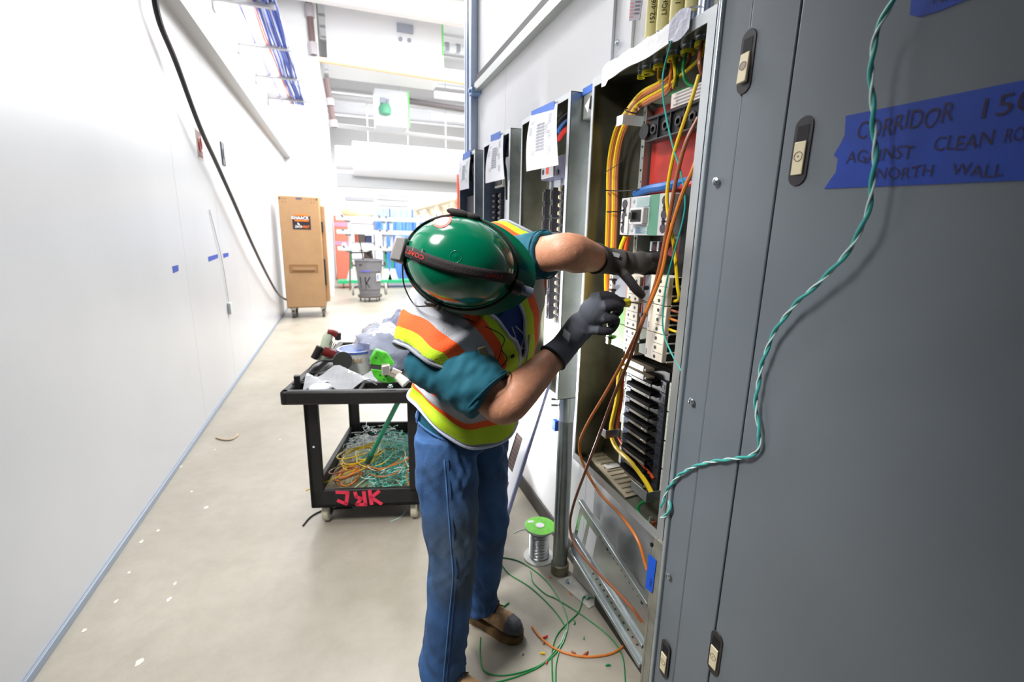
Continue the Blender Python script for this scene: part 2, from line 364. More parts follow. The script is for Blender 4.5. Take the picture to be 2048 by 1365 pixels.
# ================================================================= TAN TOOL CABINET
tan = mat('tan_enamel', (172, 136, 98), .38, noise=(5, .05)); tan_d = mat('tan_dark', (140, 102, 60), .5); chrome = mat('caster_metal', (180, 178, 172), .35, .8); blk = mat('latch_black', (30, 28, 30), .5)  # tan_d: darker tan for the recess frame and handle
x0, x1, y0, y1, z0, z1 = -1.05, -.355, 9.7, 10.5, .2, 2.25
t = thing('tool_cabinet', 'tall tan steel jobsite tool cabinet on casters against the left wall', 'cabinet', (-.7, 10, 0))
MB().box((x0, y0 + .03, z0), (x1, y1, z1)).build('body', tan, t, .012)
d = MB().box((x0 + .005, y0, z0 + .02), (x1 - .012, y0 + .03, z1 - .01)).build('door', tan, t, .008)
MB().box((x0 + .1, y0 - .006, .87), (x1 - .1, y0, .9)).box((x0 + .1, y0 - .006, .99), (x1 - .1, y0, 1.02)).box((x0 + .1, y0 - .006, .9), (x0 + .13, y0, .99)).box((x1 - .13, y0 - .006, .9), (x1 - .1, y0, .99)).build('recess_frame', tan_d, d)
MB().tube(spline([(x0 + .16, y0 - .004, .97), (x0 + .165, y0 - .02, .93), (x0 + .2, y0 - .025, .925), (x1 - .2, y0 - .025, .925), (x1 - .165, y0 - .02, .93), (x1 - .16, y0 - .004, .97)], 4), .012, 8).build('handle', tan_d, d)
b = MB()
for cx, cz in ((x0 + .03, z1 - .05), (x1 - .05, z1 - .05)): b.cyl((cx, y0 - .004, cz), (cx, y0, cz), .016)
for sx in (x0 + .075, x1 - .14):
    for i in range(2):
        for j in range(2): b.cyl((sx + i * .045, y0 - .003, z1 - .055 - j * .055), (sx + i * .045, y0, z1 - .055 - j * .055), .008)
b.build('rivet', mat('rivet_brown', (90, 56, 44), .5), d)
MB().box((x0 + .3, y0 - .004, z1 - .06), (x0 + .4, y0, z1 - .02)).build('key_plate', mat('key_plate', (120, 110, 130), .4, .5), d, .004)
st = MB().box((x0 + .215, y0 - .004, 1.66), (x0 + .52, y0 - .0005, 1.9)).build('sticker', mat('sticker_black', (34, 28, 34), .5), d)
MB().poly([(x0 + .25, y0 - .004, 1.83), (x0 + .48, y0 - .004, 1.83), (x0 + .495, y0 - .004, 1.805), (x0 + .26, y0 - .004, 1.805)], (0, -1, 0), .001).box((x0 + .25, y0 - .005, 1.9), (x0 + .48, y0 - .0005, 1.925)).build('orange_band', mat('sticker_orange', (244, 120, 26), .5), st)
text('KNAACK', 'lettering', .075, (x0 + .208, y0 - .0052, 1.84), (1, 0, 0), (0, 0, 1), mat('sticker_white', (246, 246, 248), .5), st, thick=.02, width=.29)
text('DATA', 'lettering', .06, (x0 + .255, y0 - .0052, 1.69), (1, 0, 0), (.15, 0, 1), mat('sticker_white', (246, 246, 248), .5), st, thick=.02, width=.115)
text('VAULT', 'lettering', .06, (x0 + .37, y0 - .0052, 1.69), (1, 0, 0), (.15, 0, 1), mat('sticker_orange', (244, 120, 26), .5), st, thick=.02, width=.12)
MB().poly([(x0 + .3, y0 - .004, 1.745), (x0 + .34, y0 - .004, 1.745), (x0 + .3, y0 - .004, 1.785)], (0, -1, 0), .001).build('emblem', mat('sticker_white', (246, 246, 248), .5), st)
for z in (1.62, .62):
    MB().box((x1 - .005, y0 + .1, z), (x1 + .03, y0 + .32, z + (.19 if z > 1 else .5))).build('latch_box', blk, t, .006)
MB().box((x1, y0 + .25, .28), (x1 + .07, y1 - .05, 2.1)).build('side_compartment', tan, t, .01)
for cx, cy in ((x0 + .1, y0 + .1), (x1 - .06, y0 + .1), (x0 + .1, y1 - .1), (x1 - .06, y1 - .1)):
    w = MB().box((cx - .05, cy - .05, .17), (cx + .05, cy + .05, .2)).box((cx - .035, cy - .02, .07), (cx - .025, cy + .05, .17)).box((cx + .025, cy - .02, .07), (cx + .035, cy + .05, .17)).build('caster', chrome, t)
    MB().cyl((cx - .022, cy + .015, .075), (cx + .022, cy + .015, .075), .075, 18).build('wheel', mat('wheel_grey', (92, 88, 86), .6), w)
t = thing('pennant', 'small pale blue triangular pennant on a thin rod above the tan cabinet', 'flag', (-.66, 10.2, 2.25))
MB().tube([(-.66, 10.2, 2.25), (-.68, 10.2, 2.62)], .006, 6).build('rod', mat('rod_grey', (130, 134, 150), .5), t)
MB().poly([(-.71, 10.2, 2.86), (-.6, 10.2, 2.73), (-.675, 10.2, 2.62)], (0, 1, 0), .004).build('cloth', mat('pennant_blue', (176, 190, 216), .7), t)

# ================================================================= TRASH CAN
cx, cy = .57, 11.9; can = mat('can_grey', (122, 122, 128), .55, noise=(8, .08))
t = thing('trash_can', 'round grey plastic trash can on a wheeled dolly in the hall opening', 'trash can', (cx, cy, 0))
MB().lathe([(.2, .15), (.235, .16), (.285, .72), (.3, .73), (.315, .96), (.335, .97), (.335, 1.0), (.31, 1.0), (.3, .95), (.26, .3), (.01, .28)], (cx, cy, 0), n=36).build('tub', can, t)
MB().lathe([(.01, .1), (.27, .1), (.285, .13), (.28, .16), (.01, .16)], (cx, cy, 0), n=30).build('dolly', mat('dolly_dark', (96, 90, 88), .6), t)
for k in range(5):
    a = k * 2 * pi / 5 + .35; p = V((cx + .23 * math.cos(a), cy + .23 * math.sin(a), 0))
    c = MB().cyl(p + V((0, 0, .06)), p + V((0, 0, .11)), .015, 8).build('caster', chrome, t)
    MB().cyl(p + V((-.015, 0, .035)), p + V((.015, 0, .035)), .035, 14).build('wheel', mat('wheel_grey', (92, 88, 86), .6), c)
for s in (-1, 1):
    MB().box((cx + s * .3, cy - .1, .84), (cx + s * .39, cy + .1, .87)).box((cx + s * .36, cy - .1, .87), (cx + s * .39, cy + .1, .95)).build('handle', mat('can_dark', (78, 78, 84), .6), t, .01)
    w = MB().cyl((cx + s * .36, cy + .15, .27), (cx + s * .41, cy + .15, .27), .15, 22).build('side_wheel', mat('side_wheel', (168, 162, 162), .6), t)
    MB().bar((cx + s * .26, cy + .15, .34), (cx + s * .38, cy + .15, .3), .03, .03).build('axle_arm', mat('dolly_dark', (96, 90, 88), .6), t)
def on_can(ang, z, r): return V((cx + r * math.sin(ang), cy - r * math.cos(ang), z))
text('BRUTE', 'lettering', .07, on_can(-.75, .86, .33), (1, 0, 0), (0, 0, 1), ink_black, t, thick=.02, width=.2, lift=.02)
b = MB(); r = .29
for a0, z0, a1, z1 in ((-.38, .6, -.33, .3), (-.34, .44, .0, .6), (-.3, .47, .05, .3), (-.85, .6, -.83, .32), (-.85, .32, -.6, .3)):
    pp = [on_can(a0 + (a1 - a0) * i / 5, z0 + (z1 - z0) * i / 5, .238 + (z0 + (z1 - z0) * i / 5 - .16) * .0893 + .004) for i in range(6)]
    b.tube(pp, .014, 6, el=.3)
b.build('spray_letter', ink_black, t)
MB().add([on_can(a, z, .292) for z in (.5, .68) for a in (.55, .72, .9, 1.05)], [(0, 1, 5, 4), (1, 2, 6, 5), (2, 3, 7, 6)]).build('sticker', mat('sticker_white', (246, 246, 248), .5), t)
MB().add([on_can(a, z, .296) for z in (.53, .65) for a in (.62, .74)], [(0, 1, 3, 2)]).build('sticker_emblem', mat('sticker_blue', (80, 90, 190), .5), t)
MB().add([on_can(a, z, .302) for z in (.72, .76) for a in (-.7, -.5, -.3, -.1, .1)], [(i, i + 1, i + 6, i + 5) for i in range(4)]).build('blue_stripe', mat('stripe_blue', (96, 100, 190), .5), t)
t = thing('broom_stick', 'black stick with a cross bar leaning up out of the trash can', 'broom', (.5, 12, .6))
MB().tube([(.52, 11.85, .45), (.4, 12.05, 1.42)], .014, 8).build('stick', black_soft, t)
MB().bar((.38, 12.0, 1.2), (.46, 12.0, 1.2), .02, .02).build('peg', black_soft, t)

# ================================================================= MATERIAL CARTS, PALLETS, BOXES IN THE HALL
cart_w = mat('rack_white', (232, 236, 238), .5); cart_g = mat('rack_green', (40, 176, 120), .5); dark_arm = mat('rack_arm', (120, 118, 122), .5)
t = thing('pipe_cart', 'white pipe storage rack cart with green legs and upturned arms in the hall', 'rack', (1.2, 15, 0))
posts = [at(x, 500, 'Y', 15).x for x in (701, 771, 784)]
for x in posts:
    MB().box((x - .04, 14.96, 1.0), (x + .04, 15.04, 2.05)).build('post', cart_w, t)
    MB().box((x - .035, 14.96, .5), (x + .035, 15.04, 1.05)).build('green_leg', cart_g, t)
    MB().poly([(x - .06, 14.9, .55), (x + .06, 14.9, .55), (x + .16, 14.9, .2), (x - .16, 14.9, .2)], (0, 1, 0), .2).build('flared_foot', cart_w, t)
    for z in (1.08, 1.55, 1.93):
        MB().tube([(x + .02, 15, z), (x - .1, 14.55, z), (x - .2, 14.45, z + .16)], .03, 8).build('arm', dark_arm, t)
MB().box((posts[0] - .4, 14.7, .14), (posts[2] + .9, 15.3, .22)).build('base', cart_g, t)
for x in (posts[0] - .25, posts[1], posts[2] + .7):
    MB().cyl((x - .03, 14.75, .07), (x + .03, 14.75, .07), .07, 14).build('wheel', mat('wheel_brown', (120, 90, 84), .6), t)
lab = ['lowest', 'middle', 'top']
for i, z in enumerate((1.14, 1.61, 1.99)):
    for k in range(2):
        tag(MB().tube([(posts[0] - .35 + .1 * k, 14.66 - k * .14, z + .01), (posts[2] + 1.9, 14.66 - k * .14, z + .01)], .06, 12).build('white_pipe', cart_w),
            '%s white pipe on the %s arms of the pipe rack cart' % (('rear', 'front')[k], lab[i]), 'pipe', 'white pipes on the rack cart')
wrap = mat('blue_wrap', (120, 168, 226), .35, stretch=(3, 1, .3), noise=(6, .5), col2=(46, 104, 200)); wrap_p = mat('pale_wrap', (196, 220, 244), .35, stretch=(3, 1, .3), noise=(6, .3))
def bundle(px0, py0, px1, py1, y, m, lab):
    a = at(px0, py1, 'Y', y); c = at(px1, py0, 'Y', y); a.z = max(a.z, .0); c.z -= .03
    t = thing('wrapped_bundle', lab, 'bundle', (a.x, y, a.z))
    MB().box((a.x, y, a.z + .02), (c.x, y + 1, c.z)).build('wrapped_goods', m, t, .03)
    b = MB()
    for f in (.25, .75):
        x = a.x + (c.x - a.x) * f; b.box((x - .015, y - .008, a.z + .02), (x + .015, y + 1.008, c.z + .008))
    b.build('strap', mat('strap_blue', (40, 70, 180), .5), t)
bundle(757, 418, 846, 436, 17, wrap_p, 'pale blue wrapped bundle on top of the stack behind the pipe rack')
bundle(752, 437, 850, 470, 17, wrap, 'blue wrapped bundle in the middle of the far stack')
bundle(772, 470, 842, 562, 17, wrap, 'large blue shrink wrapped bundle standing on the floor behind the pipe rack')
salmon = mat('salmon_box', (226, 128, 104), .6)
for (px0, py0, px1, py1, y, lab) in ((669, 432, 701, 470, 17.5, 'upper salmon red crate at the left of the hall stack'), (671, 470, 702, 507, 17.5, 'lower salmon red crate under the other salmon crate')):
    a = at(px0, py1, 'Y', y); c = at(px1, py0, 'Y', y)
    if py1 > 500: a.z = 0
    t = thing('crate', lab, 'crate', (a.x, y, a.z))
    MB().box((a.x, y, a.z), (c.x, y + .8, c.z)).build('box', salmon, t, .02)
    MB().box((a.x - .003, y - .006, c.z - .36), (c.x, y, c.z - .22)).build('band', mat('crate_band', (196, 150, 180), .6), t)
    if py1 > 500: MB().cyl((a.x + .3, y - .01, c.z - .35), (a.x + .3, y, c.z - .35), .09).build('round_label', cart_w, t)
for k, (px, py, w, col, lab) in enumerate(((702, 424, .3, (246, 232, 176), 'pale yellow sack on top of the salmon crates, left one'), (724, 428, .34, (250, 240, 190), 'pale yellow sack on the stack, right one'))):
    p = at(px, py, 'Y', 17.7)
    tag(MB().ell(p, (w, .3, .2), n=16).build('sack', mat('sack_%d' % k, col, .7, bump=(8, .4))), lab, 'sack')
p = at(712, 470, 'Y', 17.6)
t = thing('shelf_unit', 'white shelf unit behind the pipe rack holding dark and pale goods', 'shelf', (p.x, 17.8, 0))
xa, xb = at(700, 470, 'Y', 17.6).x, at(752, 470, 'Y', 17.6).x
for z in (.6, 1.2, 1.9, 2.1): MB().box((xa, 18.6, z), (xb, 19.2, z + .05)).build('shelf', cart_w, t)
for x in (xa, xb): MB().box((x - .03, 18.6, 0), (x + .03, 18.66, 2.1)).build('post', cart_w, t)
for (x0, x1, z0, z1, col, lab) in ((.36, .62, 1.25, 1.62, (120, 112, 104), 'dark brown carton on the white shelf, left'), (.64, .9, 1.25, 1.5, (86, 100, 140), 'slate blue carton on the white shelf, middle'), (.2, .34, 1.25, 1.55, (214, 112, 88), 'small red carton at the shelf left end'), (.55, .85, .65, .88, (110, 92, 84), 'low brown carton on the bottom shelf')):
    tag(MB().box((xa + (xb - xa) * x0, 18.65, z0 + .003), (xa + (xb - xa) * x1, 19.1, z1)).box((xa + (xb - xa) * x0 - .01, 18.64, z1 - .05), (xa + (xb - xa) * x1 + .01, 19.11, z1)).build('carton', mat('carton_%d' % int(z1 * 100 + x0 * 10), col, .7), None, .01), lab, 'carton')
t = thing('hand_truck', 'black folding work stand in front of the white shelf', 'stand', (.8, 14, 0))
a = at(700, 506, 'Y', 14); c = at(742, 505, 'Y', 14)
MB().bar((a.x, 14, a.z), (c.x, 14, c.z), .04, .04).build('top_bar', black_soft, t)
MB().poly([(c.x - .16, 14, c.z), (c.x + .03, 14, c.z + .06), (c.x + .04, 14, c.z - .26)], (0, 1, 0), .04).build('gusset', black_soft, t)
MB().bar((c.x + .02, 14, c.z), (c.x + .12, 14.2, 0), .035, .035).bar((a.x, 14, a.z), (a.x - .05, 14.2, 0), .035, .035).build('leg', mat('leg_brown', (110, 90, 84), .6), t)
# rows of white conduit frames on the right of the hall
frame_w = mat('frame_white', (238, 238, 238), .5); frame_t = mat('frame_tan', (214, 200, 178), .6)
for k in range(5):
    y = 7.2 + k * 1.55; xx = 1.95 + .0 * k
    t = thing('support_stand', ['nearest', 'second', 'middle', 'fourth', 'farthest'][k] + ' white support frame in the row along the hall right side', 'frame', (xx, y, 0), 'row of white support frames')
    MB().box((xx, y, 0), (xx + .08, y + .08, 2.1)).box((xx + .9, y, 0), (xx + .98, y + .08, 2.1)).build('post', frame_w, t)
    MB().box((xx - .05, y, 2.1), (xx + 1.1, y + .09, 2.2)).build('cross_bar', frame_t, t)
    for j in range(2): MB().cyl((xx + .28 + j * .3, y + .04, 1.2), (xx + .28 + j * .3, y + .04, 2.1), .02, 8).build('hanger', mat('hanger_dark', (150, 146, 150), .5), t)
    MB().tube([(xx + .2, y, 2.32), (xx + .4, y + .3, 2.36), (xx + .9, y + .1, 2.3)], .07, 8).build('fitting', frame_t, t)
for k in range(3):
    tag(MB().tube([(2.0 + k * .3, 7, 2.26), (2.0 + k * .3, 14, 2.26)], .055, 10).build('long_pipe', frame_t), ['leftmost', 'middle', 'rightmost'][k] + ' long pale pipe lying on the row of white frames', 'pipe')
p = at(918, 392, 'Y', 6.8)
tag(MB().tube([(p.x, 6.8, 0), (p.x, 6.8, 2.45)], .03, 10).build('red_pipe', mat('pipe_red', (226, 84, 52), .5)), 'thin red upright pipe just left of the farthest open panel', 'pipe')

drip = mat('pale_drip', (222, 216, 200), .5)
for k, (px, py, r) in enumerate(((362, 934, 9), (412, 1016, 12), (383, 984, 8), (316, 1062, 9), (283, 1084, 10), (350, 1168, 7), (338, 1200, 10), (278, 1326, 14), (168, 1262, 9), (258, 1146, 7), (430, 900, 6), (560, 880, 6), (232, 1204, 8))):
    p = at(px, py, 'Z', 0); a0 = k * 1.9; rr = r * .0011
    tag(MB().poly([(p.x + rr * (1 + .25 * math.sin(3 * a + k)) * math.cos(a) * .8, p.y + rr * (1.3 + .3 * math.sin(2 * a + k)) * math.sin(a), .0) for a in [2 * pi * q / 14 for q in range(14)]], (0, 0, 1), .0012).build('paint_drip', drip),
        'pale paint drip on the concrete floor along the left wall', 'drip', 'paint drips on the floor')
# ================================================================= PANELBOARDS
BX = 1.025                                   # back plate of the enclosures
def enclosure(t, y0, y1, z0, z1, inside, outside, lip=.022):
    w = .003
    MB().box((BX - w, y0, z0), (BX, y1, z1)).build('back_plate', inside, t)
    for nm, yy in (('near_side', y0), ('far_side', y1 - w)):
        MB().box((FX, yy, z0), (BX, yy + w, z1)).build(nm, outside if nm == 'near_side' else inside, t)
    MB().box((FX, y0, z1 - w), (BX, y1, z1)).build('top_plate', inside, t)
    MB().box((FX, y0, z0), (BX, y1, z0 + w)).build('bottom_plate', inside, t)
    MB().box((FX - .002, y0, z0), (FX + .002, y0 + lip, z1)).box((FX - .002, y1 - lip * .5, z0), (FX + .002, y1, z1)).box((FX - .002, y0 + lip, z1 - lip), (FX + .002, y1 - lip * .5, z1)).box((FX - .002, y0 + lip, z0), (FX + .002, y1 - lip * .5, z0 + lip)).build('front_lip', mat('lip_metal', (196, 200, 202), .34, .7), t)
# ---------- panel 1, the open one being wired
Y0, Y1, Z0, Z1 = 1.045, 1.655, .725, 2.2
p1 = thing('electrical_panel', 'nearest open panelboard enclosure, full of coloured wires, at the electrician hands', 'panel', (BX, 1.36, Z0), 'open panelboards along the right wall')
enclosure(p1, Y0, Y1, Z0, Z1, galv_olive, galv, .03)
def yz(px, py, x): p = at(px, py, 'X', x); return p.y, p.z
def slab(mb, px0, py0, px1, py1, x, d, m=0):
    """block on the panel interior: front face at X=x spans two photo corners, d deep"""
    a = yz(px0, py0, x); c = yz(px1, py1, x)
    return mb.box((x, a[0], a[1]), (x + d, c[0], c[1]), m)
# interior steel side rail, perforated
ra = yz(1294, 300, .985)[0]
b = MB().box((.98, ra - .012, .95), (1.02, ra + .03, 2.08)).box((.965, ra - .012, .95), (.98, ra - .009, 2.08))
b.build('side_rail', mat('rail_zinc', (150, 156, 150), .4, .7), p1)
b = MB()
for k in range(28): b.cyl((.978, ra + .012 + (k % 2) * .008, 1.0 + k * .038), (.98, ra + .012 + (k % 2) * .008, 1.0 + k * .038), .004, 6)
b.build('rail_hole', black_pl, p1)
# red insulating sheet, black bus insulator, sticker
red = mat('red_insulator', (190, 52, 40), .45, noise=(5, .2))
MB().box((.99, 1.06, 1.77), (.995, ra - .02, 2.06)).build('red_insulator_sheet', red, p1)
pa, pb = at(1292, 262, 'X', .93), at(1400, 226, 'X', .93)
zb = pa.z
ins = MB().box((.94, 1.06, zb - .03), (.97, pa.y, zb + .035)).box((.93, 1.06, zb + .03), (.97, pa.y, zb + .038)).box((.93, 1.06, zb - .036), (.97, pa.y, zb - .03)).build('bus_insulator', black_pl, p1, .002)
n = 5
for k in range(n):
    y = pa.y - .03 - k * (pa.y - 1.08) / n
    MB().box((.932, y - .028, zb - .03), (.94, y - .024, zb + .03)).build('rib', black_pl, ins)
    MB().lathe([(.016, 0), (.016, .006), (.009, .007), (.009, .0)], (.94, y, zb), (-1, 0, 0), 6).build('hex_boss', mat('boss_black', (44, 42, 44), .35), ins)
MB().cyl((.93, pa.y + .012, zb), (.97, pa.y + .012, zb), .024, 14).build('end_boss', black_pl, ins)
a = at(1344, 214, 'X', .95)
st = MB().box((.945, 1.08, zb + .045), (.948, a.y, zb + .085)).build('rating_sticker', mat('sticker_cream', (226, 214, 204), .6), p1)
b = MB()
for k in range(4): b.box((.9445, 1.1, zb + .05 + k * .009), (.9449, a.y - .012 * (1 + k % 2), zb + .054 + k * .009))
b.build('print_line', print_grey, st)
# white wire-retaining brackets at the left
for px, py, w in ((1239, 241, 24), (1206, 866, 20)):
    p = at(px, py, 'X', .9)
    low = py > 500
    MB().box((.9, p.y - .02, p.z - .016), (.903, p.y + .02, p.z + .016)).box((.903, p.y - .02, p.z - .016), (BX, p.y - .017, p.z + .016)).build('wire_bracket', mat('bracket_white', (214, 218, 218), .4, .3) if not low else galv, p1, .001)
p = at(1290, 945, 'X', .9)
MB().box((.9, p.y - .02, Z0 + .07), (.903, p.y + .07, Z0 + .105)).box((.9, p.y - .02, Z0 + .07), (BX, p.y - .017, Z0 + .105)).build('wire_bracket', galv, p1, .001)
# conduit connectors under the top plate with yellow bushings
conn_y = [at(px, py, 'Z', 2.185).y for px, py in ((1283, 145), (1297, 137), (1320, 125), (1347, 108), (1377, 95), (1405, 78))]
cx_list = [at(px, py, 'Z', 2.185).x for px, py in ((1283, 145), (1297, 137), (1320, 125), (1347, 108), (1377, 95), (1405, 78))]
conn = []
for k, (yy, xx) in enumerate(zip(conn_y, cx_list)):
    xx = min(max(xx, .92), .985); yy = min(max(yy, 1.075), 1.62); r = .012 if k == 0 else .019; conn.append((xx, yy))
    c = MB().lathe([(r * 1.25, 0), (r * 1.25, -.008), (r, -.008), (r, -.024), (r * .8, -.024)], (xx, yy, Z1 - .003), (0, 0, 1), 14).build('conduit_locknut', zinc, p1)
    MB().lathe([(r * 1.05, -.02), (r * 1.1, -.03), (r * .75, -.03), (r * .75, -.005)], (xx, yy, Z1 - .003), (0, 0, 1), 14).build('bushing', mat('bushing_yellow', (220, 212, 40), .45), c)
# ---------- main breaker
t = p1
def block(name, px0, py0, px1, py1, x, d, m, par=None, bev=.002):
    return slab(MB(), px0, py0, px1, py1, x, d).build(name, m, par or p1, bev)
X0 = .915
ya = yz(1240, 432, X0)[0]; yb = yz(1340, 430, X0)[0]; zt = yz(1300, 390, X0)[1]; zl = yz(1300, 471, X0)[1]
L_ = ya - yb; Hh = zt - zl
mbk = thing('main_breaker', 'large grey moulded main circuit breaker with square black switch in the open panel', 'breaker', (X0 + .06, (ya + yb) / 2, zl))
def yy(f): return ya - L_ * f
def zz(f): return zl + Hh * f
brk_grey = mat('breaker_grey', (172, 170, 172), .42); brk_lab = mat('breaker_label', (140, 160, 160), .5); brk_grn = mat('breaker_green', (78, 128, 106), .5)
MB().box((X0 + .004, yy(0), zz(0)), (X0 + .08, yy(1), zz(1))).build('body', brk_grey, mbk, .003)
MB().box((X0, yy(.02), zz(.01)), (X0 + .004, yy(.2), zz(.99))).build('terminal_cover', brk_grey, mbk, .001)
MB().box((X0, yy(.62), zz(.0)), (X0 + .004, yy(.8), zz(1))).build('green_label', brk_grn, mbk)
MB().box((X0 - .001, yy(.8), zz(0)), (X0 + .004, yy(1), zz(1))).build('terminal_cover', brk_grey, mbk, .001)
b = MB()
for f in (.1, .9):
    for z in (.17, .5, .83): b.cyl((X0 - .0018, yy(f), zz(z)), (X0 + .002, yy(f), zz(z)), .0145, 18)
for o in [b]: o.build('terminal_hole', mat('hole_dark', (52, 46, 54), .6), mbk)
for f in (.1, .9):
    for z in (.335, .665): MB().cyl((X0 - .0018, yy(f), zz(z)), (X0 + .002, yy(f), zz(z)), .009, 12).box((X0 - .0018, yy(f), zz(z) - .002), (X0 + .002, yy(f) + (.018 if f < .5 else -.018), zz(z) + .002)).build('key_slot', black_pl, mbk)
b = MB()
for z in (.12, .5, .88): b.lathe([(.006, 0), (.006, -.002), (.002, -.003)], (X0 + .004, yy(.27), zz(z)), (1, 0, 0), 10)
b.build('cover_screw', zinc, mbk)
for z0, z1 in ((.72, .95), (.03, .24)): MB().box((X0 + .002, yy(.34), zz(z0)), (X0 + .004, yy(.6), zz(z1))).build('label', brk_lab, mbk)
sw = MB().box((X0 - .016, yy(.3), zz(.28)), (X0 + .004, yy(.58), zz(.7))).build('switch_frame', mat('breaker_light', (190, 186, 188), .42), mbk, .003)
MB().box((X0 - .018, yy(.335), zz(.345)), (X0 - .014, yy(.545), zz(.64))).build('switch_well', black_pl, sw)
MB().box((X0 - .03, yy(.36), zz(.4)), (X0 - .016, yy(.43), zz(.59))).build('toggle', mat('toggle_dark', (40, 44, 40), .4), sw, .002)
MB().box((X0 - .0025, yy(.13), zz(.05)), (X0 + .001, yy(.2), zz(.5))).build('white_label', white_pl, mbk)
b = MB()
for k in range(9): b.box((X0 + .0012, yy(.36), zz(.05 + .017 * k)), (X0 + .003, yy(.44 + .14 * random.random()), zz(.058 + .017 * k)))
b.build('print_line', mat('print_blue', (70, 84, 120), .6), mbk)
# cables feeding the main breaker
def wire(name, pts, r, m, lab=None, par=None, n=8, sub=6, grp=None):
    o = MB().tube(spline(pts, sub), r, n).build(name, m, par)
    return tag(o, lab, 'wire', grp) if lab else o
wire('feeder_cable', [at(1272, 388, 'X', .965), at(1300, 378, 'X', .955), at(1340, 371, 'X', .95), (.985, 1.13, yz(1340, 360, .95)[1])], .014, w_blu, 'thick blue feeder cable above the main breaker in the open panel')
wire('feeder_cable', [(.975, 1.30, zt + .035), (.96, 1.2, zt + .022), (.965, 1.1, zt + .03), (.985, 1.06, zt + .06)], .012, w_red, 'dark red feeder cable behind the blue feeder above the main breaker')
# dark bus section right of and under the main breaker
MB().box((.95, 1.06, zl - .16), (1.0, yb - .01, zt + .02)).build('bus_cover', black_pl, p1, .003)
MB().box((.985, 1.06, zl - .09), (.99, yy(.55), zl - .01)).build('red_insulator_sheet', mat('red_insulator_dark', (120, 26, 24), .5), p1)
for px in (1304, 1318):
    p = at(px, 493, 'X', .96); MB().box((.955, p.y - .006, p.z - .016), (.985, p.y + .006, p.z + .016)).build('bus_lug', zinc, p1, .002)
# ---------- branch breakers : two columns either side of the bus, left column seen end-on
XB = .905
wht = mat('breaker_white', (224, 214, 196), .45); grn = mat('breaker_lime', (92, 176, 52), .5, noise=(40, .25)); gry = mat('breaker_slate', (118, 120, 128), .5); olive = mat('breaker_olive', (84, 100, 66), .5)
holem = mat('hole_dark', (52, 46, 54), .6)
yl0, yl1 = yz(1216, 640, XB)[0], yz(1252, 640, XB)[0]          # left column outer and inner ends
ym = yz(1276, 640, XB)[0]; yc = yz(1297, 640, XB)[0]; yr = yz(1333, 640, XB)[0]
ztop, zbot = yz(1315, 552, XB)[1], yz(1310, 722, XB)[1]
n = 4; dz = (ztop - zbot) / 3
side_lab = ['topmost', 'second from the top', 'third from the top']
for k in range(3):
    z1 = ztop - k * dz; z0 = z1 - dz + .002
    br = thing('branch_breaker', 'white three-pole breaker in the right column of the open panel, ' + side_lab[k], 'breaker', (XB + .04, yr, z0), 'white breakers, right column')
    MB().box((XB + .008, yr, z0), (XB + .07, ym, z1)).build('body', wht, br, .002)
    MB().box((XB - .004, yr, z0), (XB + .01, yc, z1)).build('terminal_cover', wht, br, .002)
    MB().box((XB + .006, yc, z0 + .002), (XB + .0085, ym - .002, z1 - .002)).build('face_label', (gry, gry, olive)[k], br)
    MB().box((XB - .012, (yc + ym) / 2 - .008, (z0 + z1) / 2 - .006), (XB + .008, (yc + ym) / 2 + .008, (z0 + z1) / 2 + .006)).build('toggle', black_pl, br, .002)
    MB().box((XB + .0045, ym - .011, z0 + .02), (XB + .007, ym - .005, z1 - .01)).build('red_mark', mat('mark_red', (206, 60, 50), .5), br) if k < 2 else None
    for j in range(3):
        zc = z1 - dz * (j + .5) / 3
        MB().cyl((XB - .0046, (yc + yr) / 2 - .006, zc), (XB, (yc + yr) / 2 - .006, zc), .0058, 14).build('terminal_hole', holem, br)
        if j < 2: MB().box((XB - .0044, yr + .003, zc - dz / 6 - .0006), (XB, (yc + yr) / 2 + .004, zc - dz / 6 + .0006)).build('slot', ink_black, br)
        ch = MB().box((XB + .012, yr - .004, zc - dz / 6 + .002), (XB + .062, yr - .0005, zc - dz / 6 + .005)).build('divider', wht, br)
        MB().box((XB + .012, yr - .0012, zc - dz / 6 + .006), (XB + .045, yr + .001, zc + dz / 6 - .001)).build('terminal_chamber', black_pl, br)
    b = MB()
    for q in range(3): b.box((XB - .0044, yc - .01, z0 + .01 + q * .007), (XB, yc - .004, z0 + .014 + q * .007))
    b.build('print_line', print_grey, br)
